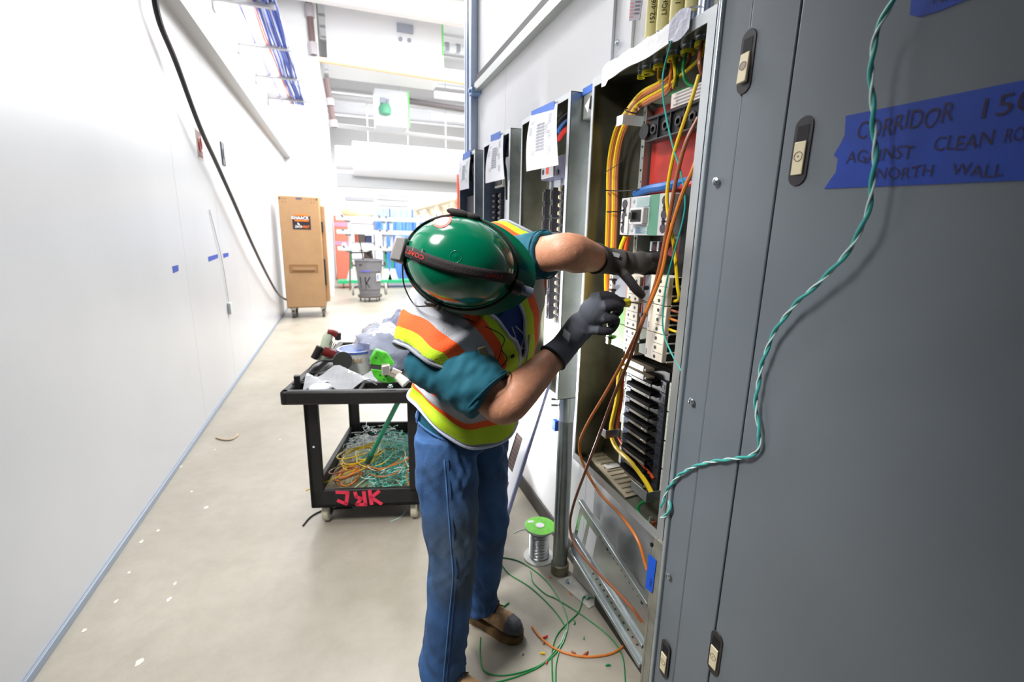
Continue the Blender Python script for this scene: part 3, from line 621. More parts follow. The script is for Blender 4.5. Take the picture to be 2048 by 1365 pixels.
for k in range(3):
    z1 = ztop - .012 - k * dz; z0 = z1 - dz + .002
    br = thing('branch_breaker', 'green labelled three-pole breaker in the left column of the open panel, ' + side_lab[k], 'breaker', (XB + .04, yl0, z0), 'labelled breakers, left column')
    MB().box((XB + .008, ym + .001, z0), (XB + .07, yl0, z1)).build('body', wht, br, .002)
    MB().box((XB - .004, yl0 - .018, z0), (XB + .01, yl0, z1)).build('terminal_cover', wht, br, .002)
    ymid = yl1 + .004
    MB().box((XB + .004, ymid, z0 + .002), (XB + .0085, yl0 - .018, z1 - .002)).build('face_label', (gry, grn, grn)[k], br)
    MB().box((XB + .003, ymid + .002, z0 + .012), (XB + .005, ymid + .01, z1 - .006)).build('orange_mark', mat('mark_orange', (232, 104, 40), .5), br)
    for zf in (.3, .72): MB().box((XB - .014, yl0 - .034, z0 + dz * zf - .004), (XB + .005, yl0 - .014, z0 + dz * zf + .004)).build('toggle', black_pl, br, .001)
    MB().box((XB - .002, ym + .002, z0), (XB + .01, ymid - .001, z1)).build('inner_cover', wht, br, .002)
    for j in range(3):
        zc = z1 - dz * (j + .5) / 3
        MB().cyl((XB - .0046, yl0 - .009, zc), (XB, yl0 - .009, zc), .0045, 12).build('terminal_hole', holem, br)
        for q in (.3, .75):
            MB().cyl((XB - .0026, ym + (ymid - ym) * q, zc), (XB, ym + (ymid - ym) * q, zc), .0052, 12).build('terminal_hole', holem, br)
        MB().box((XB - .0024, ym + .004, zc - dz / 6 - .0006), (XB, ymid - .004, zc - dz / 6 + .0006)).build('slot', ink_black, br)
# interlock blocks and open bus stack below
for k, (py0, py1) in enumerate(((722, 735), (737, 752))):
    a = yz(1243, py0, .93); c = yz(1292, py1, .93)
    q = thing('spare_breaker', ('upper', 'lower')[k] + ' small white blank breaker under the labelled breakers', 'breaker', (.94, c[0], c[1]))
    MB().box((.93, a[0], a[1]), (.99, c[0], c[1] - .006)).build('body', wht, q, .002)
    MB().box((.928, a[0] - .016, a[1] - .003), (.931, c[0] + .01, c[1])).build('window', mat('dim_window', (92, 86, 82), .4), q)
ys0, ys1 = yz(1250, 830, .96)[0], yz(1330, 830, .96)[0]
zs1, zs0 = yz(1300, 748, .96)[1], .795
bs = thing('bus_stack', 'black stack of empty bus fingers below the breakers in the open panel', 'bus bars', (.97, (ys0 + ys1) / 2, zs0))
MB().box((.965, ys0, zs0), (1.0, ys1, zs1 + .03)).build('base', black_pl, bs, .002)
nb = 10; hb = (zs1 - zs0) / nb
bluegrey = mat('bus_blue', (72, 82, 108), .4); busw = mat('bus_tan', (128, 120, 102), .45)
for k in range(nb):
    z = zs1 - (k + .5) * hb
    f = MB().box((.945, ys0 - .055, z - .004), (.966, ys1 + .035, z + .002)).box((.935, ys0 - .03, z - .003), (.966, ys1 + .05, z + .009)).build('bus_finger', mat('finger_black', (18, 16, 16), .8, spec=.15), bs, .001)
    MB().box((.9345, ys1 + .055, z - .012), (.94, ys0 - .06, z - .003)).build('contact', busw, f)
    for q in (.35, .62): MB().lathe([(.003, 0), (.003, -.001), (.001, -.002)], (.9345, ys1 + .06 + q * .03, z - .0075), (1, 0, 0), 8).build('screw', zinc, f)
    MB().box((.955, ys0 - .03, z - hb / 2 + .001), (.966, ys0 - .001, z + hb / 2 - .001)).build('left_socket', bluegrey, bs, .001)
    MB().cyl((.954, ys0 - .014, z), (.957, ys0 - .014, z), .0075, 12).build('socket_hole', black_pl, bs)
    MB().box((.955, ys1 + .001, z - hb / 2 + .001), (.966, ys1 + .03, z + hb / 2 - .001)).build('right_socket', mat('socket_dark', (34, 38, 50), .4), bs, .001)
    MB().cyl((.954, ys1 + .014, z), (.957, ys1 + .014, z), .0075, 12).build('socket_hole', black_pl, bs)
strip = mat('strip_label', (206, 206, 188), .55)
for s, yy0, yy1 in (('left', ys0 + .006, ys0 + .022), ('right', ys1 - .024, ys1 - .006)):
    for k in range(4):
        z1 = zs1 - .0 - k * (zs1 - zs0) / 4
        o = MB().box((.962, yy0, z1 - (zs1 - zs0) / 4 + .006), (.966, yy1, z1)).build('number_strip', strip, bs)
        b = MB()
        for q in range(9): b.box((.9615, yy0 + .003, z1 - .012 - q * .006), (.9621, yy1 - .003 - .003 * (q % 3), z1 - .0095 - q * .006))
        b.build('print_line', print_grey, o)
# label plate lying on the bottom plate
pl = [at(px, py, 'Z', Z0 + .006) for px, py in ((1171, 906), (1222, 898), (1300, 983), (1251, 996))]
o = thing('schedule_plate', 'cream ribbed plastic number plate lying on the floor of the open panel', 'plate', sum(pl, V()) / 4)
MB().poly([(p.x, p.y, Z0 + .003) for p in pl], (0, 0, 1), .004).build('plate', mat('plate_cream', (196, 184, 160), .5), o)
for k in range(11):
    f = .05 + k * .088
    a = pl[0].lerp(pl[3], f); c = pl[1].lerp(pl[2], f)
    MB().bar((a.lerp(c, .14).x, a.lerp(c, .14).y, Z0 + .0085), (a.lerp(c, .92).x, a.lerp(c, .92).y, Z0 + .0085), .008, .003).build('ridge', mat('plate_ridge', (168, 158, 134), .5), o)
a = pl[0].lerp(pl[3], .46); c = pl[1].lerp(pl[2], .46); a2 = pl[0].lerp(pl[3], .36); c2 = pl[1].lerp(pl[2], .36)
lb = MB().poly([(q.x, q.y, Z0 + .011) for q in (a.lerp(c, .2), a.lerp(c, .98), a2.lerp(c2, .98), a2.lerp(c2, .2))], (0, 0, 1), .001).build('name_tag', mat('tag_white', (228, 226, 220), .6), o)
dirx = (a.lerp(c, .2) - a.lerp(c, .98)); upd = a - a2; upd = V((upd.x, upd.y, 0)); dirx = V((dirx.x, dirx.y, 0))
if dirx.cross(upd).z < 0: upd = -upd
st_ = a2.lerp(c2, .92) if (a - a2).dot(upd) > 0 else a.lerp(c, .92)
text('NPH-01-02', 'lettering', .011, (st_.x, st_.y, Z0 + .0122), dirx, upd, ink_black, lb, thick=.02, width=dirx.length * .82)
# flat bar along the lower back
MB().box((.985, Y0 + .02, Z0 + .045), (1.0, Y1 - .25, Z0 + .06)).build('ground_bar', zinc, p1)
# white tape/film over the top edge and silver tape patch
film = mat('white_film', (236, 236, 240), .35, bump=(20, .3)); film_s = mat('silver_film', (168, 168, 180), .25, .4, bump=(30, .3))
ye, yn = at(1208, 150, 'X', FX).y, at(1342, 70, 'X', FX).y
t = thing('protective_film', 'white film taped along the top front edge of the open panel', 'film', (FX, 1.4, Z1))
rows = []
for i in range(25):
    y = ye + (yn - ye) * i / 24; wob = .0015 * math.sin(i * .9) + .001 * math.sin(i * 2.1)
    rows.append([V((FX + .05, y, Z1 + .012 + wob)), V((FX + .005, y, Z1 + .026 + wob * 1.5)), V((FX - .008, y, Z1 + .01)), V((FX - .008, y + .003 * math.sin(i), Z1 - .034 - .003 * math.sin(i * .45) - (.014 if i < 3 else 0)))])
k = 4; MB().add([p for r in rows for p in r], [(i * k + j, i * k + j + 1, (i + 1) * k + j + 1, (i + 1) * k + j) for i in range(24) for j in range(3)]).build('white_sheet', film, t)
rows = []
for i in range(9):
    y = yn - .005 + (.085) * -i / 8; w_ = .024 * math.sin(pi * (i + .6) / 9.2) + .008
    rows.append([V((FX + .03, y, Z1 + .016 + w_)), V((FX - .011, y, Z1 + .012 + w_ * .7)), V((FX - .012, y, Z1 - .014 - w_ * .8))])
k = 3; MB().add([p for r in rows for p in r], [(i * k + j, i * k + j + 1, (i + 1) * k + j + 1, (i + 1) * k + j) for i in range(8) for j in range(2)]).build('silver_patch', film_s, t)
# ---------- wires inside panel 1
vb = [(1268, 215), (1240, 262), (1226, 330), (1224, 420), (1222, 480), (1220, 560), (1222, 640)]
cols = [w_yel, w_ora, w_bro, w_yel, w_ora, w_bro]; nm = ['yellow', 'orange', 'brown', 'second yellow', 'second orange', 'second brown']
for k in range(6):
    src = conn[2 + (k % 4)]
    o = (k - 2.5) * 4.2
    pts = [V((src[0] + .004 * (k % 3 - 1), src[1] + .006 * (k % 2), Z1 - .012)), V((src[0], src[1], Z1 - .06)), at(1330 + o, 172 + o * .7, 'X', .945), at(1290 + o * .5, 195 + o * 1.1, 'X', .94 + .004 * (k % 3))]
    pts += [at(px + o * .9, py + o * .2, 'X', .945 + .006 * (k % 3)) for px, py in vb]
    wire('branch_wire', pts, .0052, cols[k], nm[k] + ' wire of the bundle sweeping down the left of the open panel', grp='wire bundle in the open panel')
for k, (px, py) in enumerate(((1262, 222), (1226, 424), (1220, 497))):
    p = at(px, py, 'X', .945); d = V((0, -.5, .86)) if k == 0 else V((0, 0, 1))
    ring = [p + frame(d).col[0] * (.022 * math.cos(a)) + frame(d).col[1] * (.022 * math.sin(a)) for a in [i * pi / 7 for i in range(14)]]
    tag(MB().tube(ring, .0022, 6, closed=True).build('cable_tie', black_pl), 'black cable tie around the wire bundle, ' + ('upper, at the bend', 'middle', 'lower, by the gloved wrist')[k], 'cable tie')
wire('tie_tail', [at(1269, 256, 'X', .93), at(1262, 290, 'X', .925), at(1240, 325, 'X', .92), at(1209, 346, 'X', .91)], .0012, w_blk, 'thin black wire curving across the upper left of the open panel')
wire('tie_strap', [at(1211, 381, 'X', .93), at(1240, 382, 'X', .93), at(1282, 379, 'X', .95)], .0022, w_blk, 'black strap running across from the bundle to the blue feeder')
for k, (pts, r, m, lab) in enumerate((
    ([(conn[4][0], conn[4][1] + .006, Z1 - .01), at(1366, 140, 'X', .93), at(1376, 168, 'X', .94), at(1405, 176, 'X', .96)], .0045, w_gre, 'dark green ground wire curving from the bushing to the right'),
    ([at(1340, 190, 'X', .95), at(1372, 178, 'X', .955), at(1412, 166, 'X', .965)], .0045, w_gre, 'bright green wire running level behind the bushings'),
    ([(conn[5][0], conn[5][1], Z1 - .01), at(1399, 120, 'X', .92), at(1404, 150, 'X', .93)], .0055, w_bro, 'short brown wire dropping from the nearest bushing'),
    ([(conn[3][0], conn[3][1], Z1 - .01), at(1341, 150, 'X', .94), at(1338, 178, 'X', .95)], .0045, w_ora, 'orange wire dropping straight from the third bushing'),
    ([(conn[3][0] - .006, conn[3][1], Z1 - .01), at(1350, 150, 'X', .935), at(1346, 176, 'X', .95)], .0045, w_yel, 'yellow wire dropping straight from the third bushing'),
    ([(conn[3][0] + .006, conn[3][1] - .004, Z1 - .01), at(1355, 150, 'X', .945), at(1352, 172, 'X', .955)], .0045, w_gre, 'green wire dropping straight from the third bushing'))):
    wire('branch_wire', pts, r, m, lab)
wire('branch_wire', [at(1398, 150, 'X', .9), at(1383, 200, 'X', .89), at(1362, 262, 'X', .882), at(1345, 320, 'X', .88), at(1334, 390, 'X', .885), at(1338, 440, 'X', .89), at(1349, 500, 'X', .895), at(1355, 570, 'X', .9), at(1358, 598, 'X', .91), at(1345, 604, 'X', .93)], .0052, w_yel, 'long loose yellow wire hanging in front of the main breaker')
wire('branch_wire', [at(1262, 700, 'X', .95), at(1240, 745, 'X', .95), at(1234, 800, 'X', .95), at(1222, 860, 'X', .945), at(1232, 895, 'X', .94), at(1262, 925, 'X', .935), at(1290, 962, 'X', .935), at(1310, 1000, 'X', .94)], .0085, w_yel, 'thick yellow cable bending along the bottom of the open panel')
wire('branch_wire', [at(1266, 700, 'X', .965), at(1248, 745, 'X', .965), at(1243, 800, 'X', .965), at(1234, 860, 'X', .96), at(1246, 890, 'X', .96), at(1276, 920, 'X', .955), at(1308, 958, 'X', .955)], .006, mat('dark_orange', (200, 74, 24), .4), 'dark orange cable lying behind the thick yellow cable')
wire('branch_wire', [at(1250, 474, 'X', .95), at(1241, 500, 'X', .945), at(1240, 540, 'X', .945), at(1240, 600, 'X', .96)], .0075, w_yel, 'thick yellow cable dropping from under the main breaker')
wire('branch_wire', [at(1258, 474, 'X', .96), at(1251, 500, 'X', .955), at(1250, 540, 'X', .955), at(1250, 600, 'X', .97)], .0075, mat('dark_orange', (200, 74, 24), .4), 'dark orange cable beside the thick yellow one under the main breaker')
for k, (py, m, c) in enumerate(((622, w_bro, 'brown'), (640, w_ora, 'orange'), (662, w_yel, 'yellow'))):
    wire('terminal_wire', [at(1332, py - 6, 'X', .925), at(1346, py, 'X', .915), at(1366, py + 6, 'X', .935)], .004, m, c + ' wire end entering a right-hand breaker terminal')
wire('ground_wire', [at(1306, 1002, 'X', .93), at(1285, 1005, 'X', .92), at(1275, 1022, 'X', .91), at(1288, 1040, 'X', .905), at(1300, 1048, 'X', .905)], .005, w_gre, 'looped green ground wire at the bottom near corner of the open panel')
t = thing('ground_lug', 'copper and zinc ground lug at bottom near corner of the open panel', 'lug', at(1302, 1048, 'X', .91))
p = at(1303, 1046, 'X', .91)
MB().box((p.x - .006, p.y - .012, p.z - .01), (p.x + .01, p.y + .006, p.z + .01)).build('lug', copper, t, .002)
MB().cyl((p.x - .004, p.y, p.z), (p.x - .004, p.y, p.z + .022), .006, 10).build('screw', zinc, t)
# the teal cord inside the panel and the two long loose wires
wire('hanging_wire', [at(1343, 82, 'X', FX - .014), at(1330, 130, 'X', .885), at(1325, 165, 'X', .88), at(1329, 215, 'X', .88), at(1345, 290, 'X', .878), at(1360, 340, 'X', .878), at(1370, 395, 'X', .878), at(1366, 440, 'X', .878), at(1350, 500, 'X', .878), at(1334, 560, 'X', .88), at(1326, 620, 'X', .882), at(1327, 665, 'X', .884), at(1342, 705, 'X', .882), at(1368, 752, 'X', .876)], .0026, w_teal, 'thin teal cord hanging in front of the open panel interior', sub=8)
wire('loose_wire', [at(1398, 300, 'X', .9), at(1385, 340, 'X', .88), at(1362, 395, 'X', .872), at(1338, 475, 'X', .868), at(1322, 550, 'X', .862), at(1292, 625, 'X', .85), at(1258, 700, 'X', .845), at(1215, 780, 'X', .84), at(1175, 848, 'X', .84), at(1159, 890, 'X', .845), at(1167, 930, 'X', .852), at(1198, 985, 'X', .865), at(1240, 1030, 'X', .868), at(1275, 1080, 'X', .868), at(1294, 1140, 'X', .872)], .0055, w_ora, 'long orange wire looping out of the open panel and back under it', sub=8)
wire('loose_wire', [at(1396, 235, 'X', .9), at(1372, 285, 'X', .88), at(1352, 360, 'X', .872), at(1334, 460, 'X', .868), at(1313, 560, 'X', .862), at(1288, 635, 'X', .848), at(1262, 710, 'X', .842), at(1225, 800, 'X', .838), at(1195, 880, 'X', .836), at(1172, 940, 'X', .835), at(1147, 1010, 'X', .83), at(1140, 1055, 'X', .82), at(1152, 1095, 'X', .81), at(1185, 1135, 'X', .81), at(1225, 1175, 'X', .82), at(1262, 1215, 'X', .84), at(1284, 1245, 'X', .86)], .0055, w_bro, 'long brown wire hanging from the open panel down toward the floor', sub=8)
# ================================================================= PANELS 2-4
def far_panel(y0, y1, z0, z1, lab): 
    t = thing('electrical_panel', lab, 'panel', (BX, (y0 + y1) / 2, z0), 'open panelboards along the right wall')
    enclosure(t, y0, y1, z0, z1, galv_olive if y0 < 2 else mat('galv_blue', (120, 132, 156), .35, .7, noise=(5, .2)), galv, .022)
    return t
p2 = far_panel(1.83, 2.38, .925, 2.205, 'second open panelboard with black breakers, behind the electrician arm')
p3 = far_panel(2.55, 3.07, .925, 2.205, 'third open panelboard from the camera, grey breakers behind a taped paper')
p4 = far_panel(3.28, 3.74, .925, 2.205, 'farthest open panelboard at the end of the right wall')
def corner_tape(y, z, lab):
    t = thing('blue_tape_corner', lab, 'tape', (FX, y, z))
    MB().box((FX - .004, y, z - .05), (FX + .1, y + .14, z + .003)).build('tape', tape_blue, t)
    return t
# junction block and tape between panels 1 and 2
t = thing('junction_fitting', 'grey plate with a black knockout framed in blue tape between the first two panels', 'fitting', (WR, 1.75, 2.15))
MB().box((.93, 1.67, 2.1), (1.03, 1.82, 2.2)).build('plate', mat('pale_strut', (186, 190, 186), .35, .6), t, .003)
MB().box((.926, 1.665, 2.19), (1.03, 1.825, 2.215)).box((.926, 1.665, 2.08), (.93, 1.69, 2.2)).build('tape', mat('tape_light', (50, 110, 210), .6), t)
MB().cyl((.928, 1.75, 2.15), (.931, 1.75, 2.15), .025, 16).build('knockout', black_pl, t)
tag(MB().poly([(FX - .004, 1.662, 2.14), (FX - .004, 1.70, 2.12), (FX - .004, 1.672, 2.09)], (-1, 0, 0), .002).build('torn_film', film), 'small torn scrap of white film on the far edge of the open panel', 'film')
# black breakers in panel 2
bb_blk = mat('breaker_black', (30, 27, 29), .4); tog = mat('toggle_cream', (196, 182, 150), .5)
def black_breaker(y, z, w, h, x, lab, grp, face='toggle', side=1):
    t = thing('small_breaker', lab, 'breaker', (x + .03, y, z - h / 2), grp)
    MB().box((x, y - w / 2, z - h / 2 + .0008), (x + .06, y + w / 2, z + h / 2 - .0008)).build('body', bb_blk, t, .0015)
    if face == 'toggle':
        MB().box((x - .004, y - w * .36, z - h * .32), (x + .001, y + w * .36, z + h * .32)).build('recess_rim', mat('rim_black', (58, 54, 54), .35), t, .001)
        MB().box((x - .012, y - w * .12, z - h * .2), (x - .003, y + w * .14, z + h * .2)).build('toggle', tog, t, .001)
    else:
        MB().box((x - .006, y - w * .3, z - h * .3), (x + .001, y + w * .15, z + h * .3)).build('terminal_well', mat('rim_black', (58, 54, 54), .35), t, .001)
    return t
ya, yb = yz(1072, 420, .93)[0], yz(1134, 420, .93)[0]
h = (yz(1115, 372, .93)[1] - yz(1108, 645, .93)[1]) / 18; order = ['topmost', 'second', 'third', 'fourth', 'fifth', 'sixth', 'seventh', 'eighth', 'ninth', 'tenth', 'eleventh', 'twelfth', 'thirteenth', 'fourteenth', 'fifteenth', 'sixteenth', 'seventeenth', 'eighteenth']
z_top = yz(1115, 372, .93)[1]
xs = [yz(px, 420, .93)[0] for px in (1083, 1100, 1121)]
for k in range(18):
    z = z_top - (k + .5) * h
    black_breaker(xs[2], z, .034, h, .93, 'black breaker with cream toggle, %s down the right stack of the second panel' % order[k], 'black toggle breakers, second panel')
    if k < 18 and k % 2 == 0:
        black_breaker(xs[1], z - h / 2, .03, 2 * h, .935, 'black double breaker terminal block, %s pair down the centre stack of the second panel' % order[k // 2], 'black terminal blocks, centre stack', 'well')
    if k % 2 == 0 and k < 14:
        black_breaker(xs[0], z - h / 2, .028, 2 * h, .94, 'black terminal block, %s down the left stack of the second panel' % order[k // 2], 'black terminal blocks, left stack', 'well')
MB().box((.985, xs[2] - .05, 1.0), (.99, xs[0] + .04, 2.0)).build('mounting_pan', mat('pan_grey', (176, 180, 188), .4, .5), p2)
t = thing('main_breaker', 'grey and white main breaker under the paper in the second panel', 'breaker', (.95, xs[1], z_top))
MB().box((.93, yz(1138, 350, .93)[0], yz(1100, 358, .93)[1]), (.99, yz(1083, 350, .93)[0], yz(1100, 318, .93)[1])).build('body', mat('breaker_dark', (66, 66, 84), .4), t, .003)
MB().box((.925, yz(1108, 350, .93)[0], yz(1100, 355, .93)[1]), (.931, yz(1084, 350, .93)[0], yz(1100, 330, .93)[1])).build('label_cover', brk_grey, t, .002)
MB().box((.924, yz(1099, 350, .93)[0], yz(1100, 348, .93)[1]), (.926, yz(1094, 350, .93)[0], yz(1100, 334, .93)[1])).build('red_mark', mat('mark_red', (206, 60, 50), .5), t)
for px in (1086, 1113): p = at(px, 345, 'X', .924); MB().cyl(p, p + V((.004, 0, 0)), .013, 14).build('terminal_hole', black_pl, t)
wire('feeder_cable', [at(1142, 235, 'X', .95), at(1128, 247, 'X', .96), at(1117, 262, 'X', .97)], .012, w_blu, 'blue feeder cable at the top right of the second panel')
wire('feeder_cable', [at(1142, 250, 'X', .94), at(1128, 262, 'X', .95), at(1117, 278, 'X', .96)], .012, w_red, 'red feeder cable under the blue one in the second panel')
wire('feeder_cable', [at(1142, 222, 'X', .95), at(1128, 232, 'X', .96), at(1117, 246, 'X', .97)], .012, w_blk, 'black feeder cable above the blue one in the second panel')
# breakers in panel 3 and louvre in panel 4
MB().box((.955, 2.62, 1.0), (.96, 2.86, 2.1)).build('mounting_pan', mat('pan_white', (214, 218, 226), .4, .3), p3)
for c, px in enumerate((990, 1001)):
    y = yz(px, 410, .94)[0]
    for k in range(14):
        z = yz(px, 392, .94)[1] - k * .034
        t = thing('small_breaker', 'small black breaker in the %s column of the third panel, %s down' % (('left', 'right')[c], order[k]), 'breaker', (.95, y, z), 'black breakers, third panel')
        MB().box((.935, y - .017, z - .015), (.956, y + .017, z + .015)).build('body', bb_blk, t, .0015)
        MB().box((.926, y - .004, z - .006), (.936, y + .008, z + .006)).build('toggle', mat('toggle_grey', (150, 146, 150), .5), t, .001)
t = thing('main_breaker', 'white main breaker with dark switch below the paper in the third panel', 'breaker', (.95, 2.75, 1.9))
a = yz(988, 377, .93); c = yz(1004, 357, .93)
MB().box((.935, c[0], a[1]), (.955, a[0], c[1])).build('body', white_pl, t, .002)
MB().box((.93, c[0] + .02, a[1] + .012), (.936, a[0] - .008, c[1] - .004)).build('switch', black_pl, t, .002)
wire('feeder_cable', [at(1015, 275, 'X', .93), at(1009, 320, 'X', .92), at(1012, 345, 'X', .925), at(1013, 400, 'X', .935)], .007, w_blk, 'black cable running down the near side of the third panel')
wire('feeder_cable', [at(952, 318, 'X', .92), at(946, 335, 'X', .91), at(950, 365, 'X', .915), at(951, 420, 'X', .93)], .008, mat('wire_cream', (206, 190, 170), .5), 'cream cable running down inside the farthest panel')
wire('feeder_cable', [at(945, 316, 'X', .94), at(942, 345, 'X', .92), at(941, 362, 'X', .92)], .006, w_blk, 'black cable hanging beside the paper in the farthest panel')
t = thing('louvre_cover', 'black slotted breaker cover in the farthest panel', 'breaker', (.95, 3.4, 1.6))
a = yz(933, 440, .935); c = yz(947, 391, .935)
MB().box((.94, c[0], 1.2), (.95, a[0], c[1])).build('cover', black_pl, t, .002)
for k in range(7):
    y = a[0] + (c[0] - a[0]) * (k + .5) / 7
    MB().box((.936, y - .004, 1.2), (.941, y + .004, c[1])).build('slat', mat('slat_grey', (140, 140, 150), .5), t)
# papers taped over panels 2-4
def taped_paper(pts, bx, tape, lab):
    """corner pixels tl, tr, br, bl on the panel face; bottom edge swings out by bx"""
    tl, tr = at(*pts[0], 'X', FX - .006), at(*pts[1], 'X', FX - .006); br, bl = at(*pts[2], 'X', FX - bx), at(*pts[3], 'X', FX - bx)
    t = thing('taped_paper', lab, 'paper', (tl + tr) / 2); n = 8; vs = []; 
    for i in range(n + 1):
        for j in range(5):
            p = tl.lerp(tr, j / 4).lerp(bl.lerp(br, j / 4), i / n); p.x -= .012 * math.sin(pi * i / n) * (1 - .5 * j / 4); vs.append(p)
    MB().add(vs, [(i * 5 + j, i * 5 + j + 1, (i + 1) * 5 + j + 1, (i + 1) * 5 + j) for i in range(n) for j in range(4)]).build('sheet', paper, t)
    def on(u, v):
        p = tl.lerp(tr, u).lerp(bl.lerp(br, u), v); p.x -= .012 * math.sin(pi * v) * (1 - .5 * u) + .0015; return p
    b = MB()
    for r in range(9):
        for c in range(2): 
            u0 = .34 + c * .14; v0 = .26 + r * .052
            b.add([on(u0, v0), on(u0 + .13, v0 - .012), on(u0 + .13, v0 + .022), on(u0, v0 + .03)], [(0, 1, 2, 3)])
    b.build('table_print', mat('table_grey', (160, 160, 170), .8), t)
    b = MB(); rr = random.Random(len(lab))
    for u0, v0, nn in ((.06, .3, 5), (.72, .14, 6), (.72, .42, 5), (.72, .68, 5), (.2, .7, 3), (.62, .3, 6), (.1, .2, 2)):
        for q in range(nn): 
            v = v0 + q * .028; b.add([on(u0, v), on(u0 + .1 + .1 * rr.random(), v - .008), on(u0 + .1, v + .002), on(u0, v + .008)], [(0, 1, 2, 3)])
    b.build('text_print', print_grey, t)
    a, c = at(*tape[0], 'X', FX - .008), at(*tape[1], 'X', FX - .008); hh = tape[2]
    MB().poly([a + V((0, 0, hh)), c + V((0, 0, hh)), c - V((0, 0, hh)), a - V((0, 0, hh * 1.3))], (-1, 0, 0), .002).build('tape', mat('tape_pale', (84, 124, 214), .6), t)
taped_paper([(1063, 224), (1115, 206), (1117, 330), (1053, 343)], .03, ((1063, 232), (1109, 212), .02), 'white printed schedule sheet taped over the top of the second panel')
taped_paper([(982, 278), (1007, 268), (1009, 358), (971, 367)], .03, ((982, 278), (1001, 270), .02), 'white printed schedule sheet taped over the third panel')
taped_paper([(921, 318), (941, 312), (938, 377), (920, 381)], .02, ((926, 314), (941, 306), .02), 'white printed schedule sheet taped over the farthest panel')
# knockout ring on the side of panel 3
t = thing('conduit_hub', 'clear zinc conduit hub on the near side of the third panel top', 'fitting', (.95, 2.53, 2.1))
MB().cyl((.95, 2.548, 2.11), (.95, 2.50, 2.11), .035, 18).build('hub', zinc, t)
MB().cyl((.95, 2.50, 2.11), (.95, 2.49, 2.11), .022, 18).build('bore', black_pl, t)

# ================================================================= CONDUITS ABOVE PANEL 1
emt = mat('conduit_steel', (178, 188, 204), .28, .8); ytape = mat('masking_yellow', (224, 214, 150), .6)
posn = ['leftmost', 'second from left', 'third from left', 'fourth from left', 'rightmost']
cpx = [(1303, 60), (1334, 50), (1362, 38), (1394, 25), (1428, 10)]
words = ['152-4/6', 'LIGHTS(2)', '15  E5', '15', '']
for k, (px, py) in enumerate(cpx):
    xx, yy_ = conn[k + 1]; r = .02
    t = thing('steel_conduit', posn[k] + ' steel conduit above the open panel' + (', unmarked' if k == 4 else ', wrapped in lettered yellow tape'), 'conduit', (xx, yy_, Z1), 'conduits above the open panel')
    MB().cyl((xx, yy_, Z1), (xx, yy_, 4.4), r, 18).build('tube', emt, t)
    MB().cyl((xx, yy_, Z1), (xx, yy_, Z1 + .04), r * 1.18, 18).build('connector', zinc, t)
    if words[k]:
        tp = MB().tube([(xx, yy_, Z1 + .07), (xx, yy_, 4.0)], r + .001, 18, caps=False).build('yellow_tape', ytape, t)
        d = (EYE - V((xx, yy_, 2.4))); d.z = 0; d.normalize(); sx = V((0, 0, 1)).cross(d)
        zt_ = at(px, py, 'Y', yy_).z
        text(words[k], 'lettering', .022, V((xx, yy_, Z1 + .11)) + d * (r + .0015) + sx * .008, (0, 0, 1), sx * -1, ink_black, tp, jit=.05)
t = thing('hanging_tag', 'grey and red paper tag hanging left of the yellow taped conduits', 'tag', at(1272, 20, 'X', .98))
a, c, d, e = at(1263, -10, 'X', .97), at(1287, -12, 'X', .97), at(1280, 40, 'X', .97), at(1259, 42, 'X', .97)
MB().poly([a, c, d, e], (-1, 0, 0), .002).build('card', mat('tag_grey', (176, 170, 180), .7), t)
b = MB()
for q in range(5):
    f = .3 + q * .13; b.add([a.lerp(e, f) + V((-.003, 0, 0)), a.lerp(e, f).lerp(c.lerp(d, f), .3) + V((-.003, 0, 0)), a.lerp(e, f + .05).lerp(c.lerp(d, f + .05), .3) + V((-.003, 0, 0)), a.lerp(e, f + .05) + V((-.003, 0, 0))], [(0, 1, 2, 3)])
b.build('red_print', mat('mark_red', (206, 60, 50), .5), t)
b = MB()
for q in range(4):
    f = .25 + q * .15; b.add([a.lerp(e, f).lerp(c.lerp(d, f), .45) + V((-.003, 0, 0)), a.lerp(e, f).lerp(c.lerp(d, f), .9) + V((-.003, 0, 0)), a.lerp(e, f + .07).lerp(c.lerp(d, f + .07), .9) + V((-.003, 0, 0)), a.lerp(e, f + .07).lerp(c.lerp(d, f + .07), .45) + V((-.003, 0, 0))], [(0, 1, 2, 3)])
b.build('dark_print', mat('tag_print', (84, 78, 92), .7), t)
p = at(1236, 86, 'X', WR - .012)
tag(MB().lathe([(.012, 0), (.012, .006), (.004, .012)], p, (-1, 0, 0), 10).build('wall_screw', zinc), 'round screw head in the batten above the open panel', 'screw')

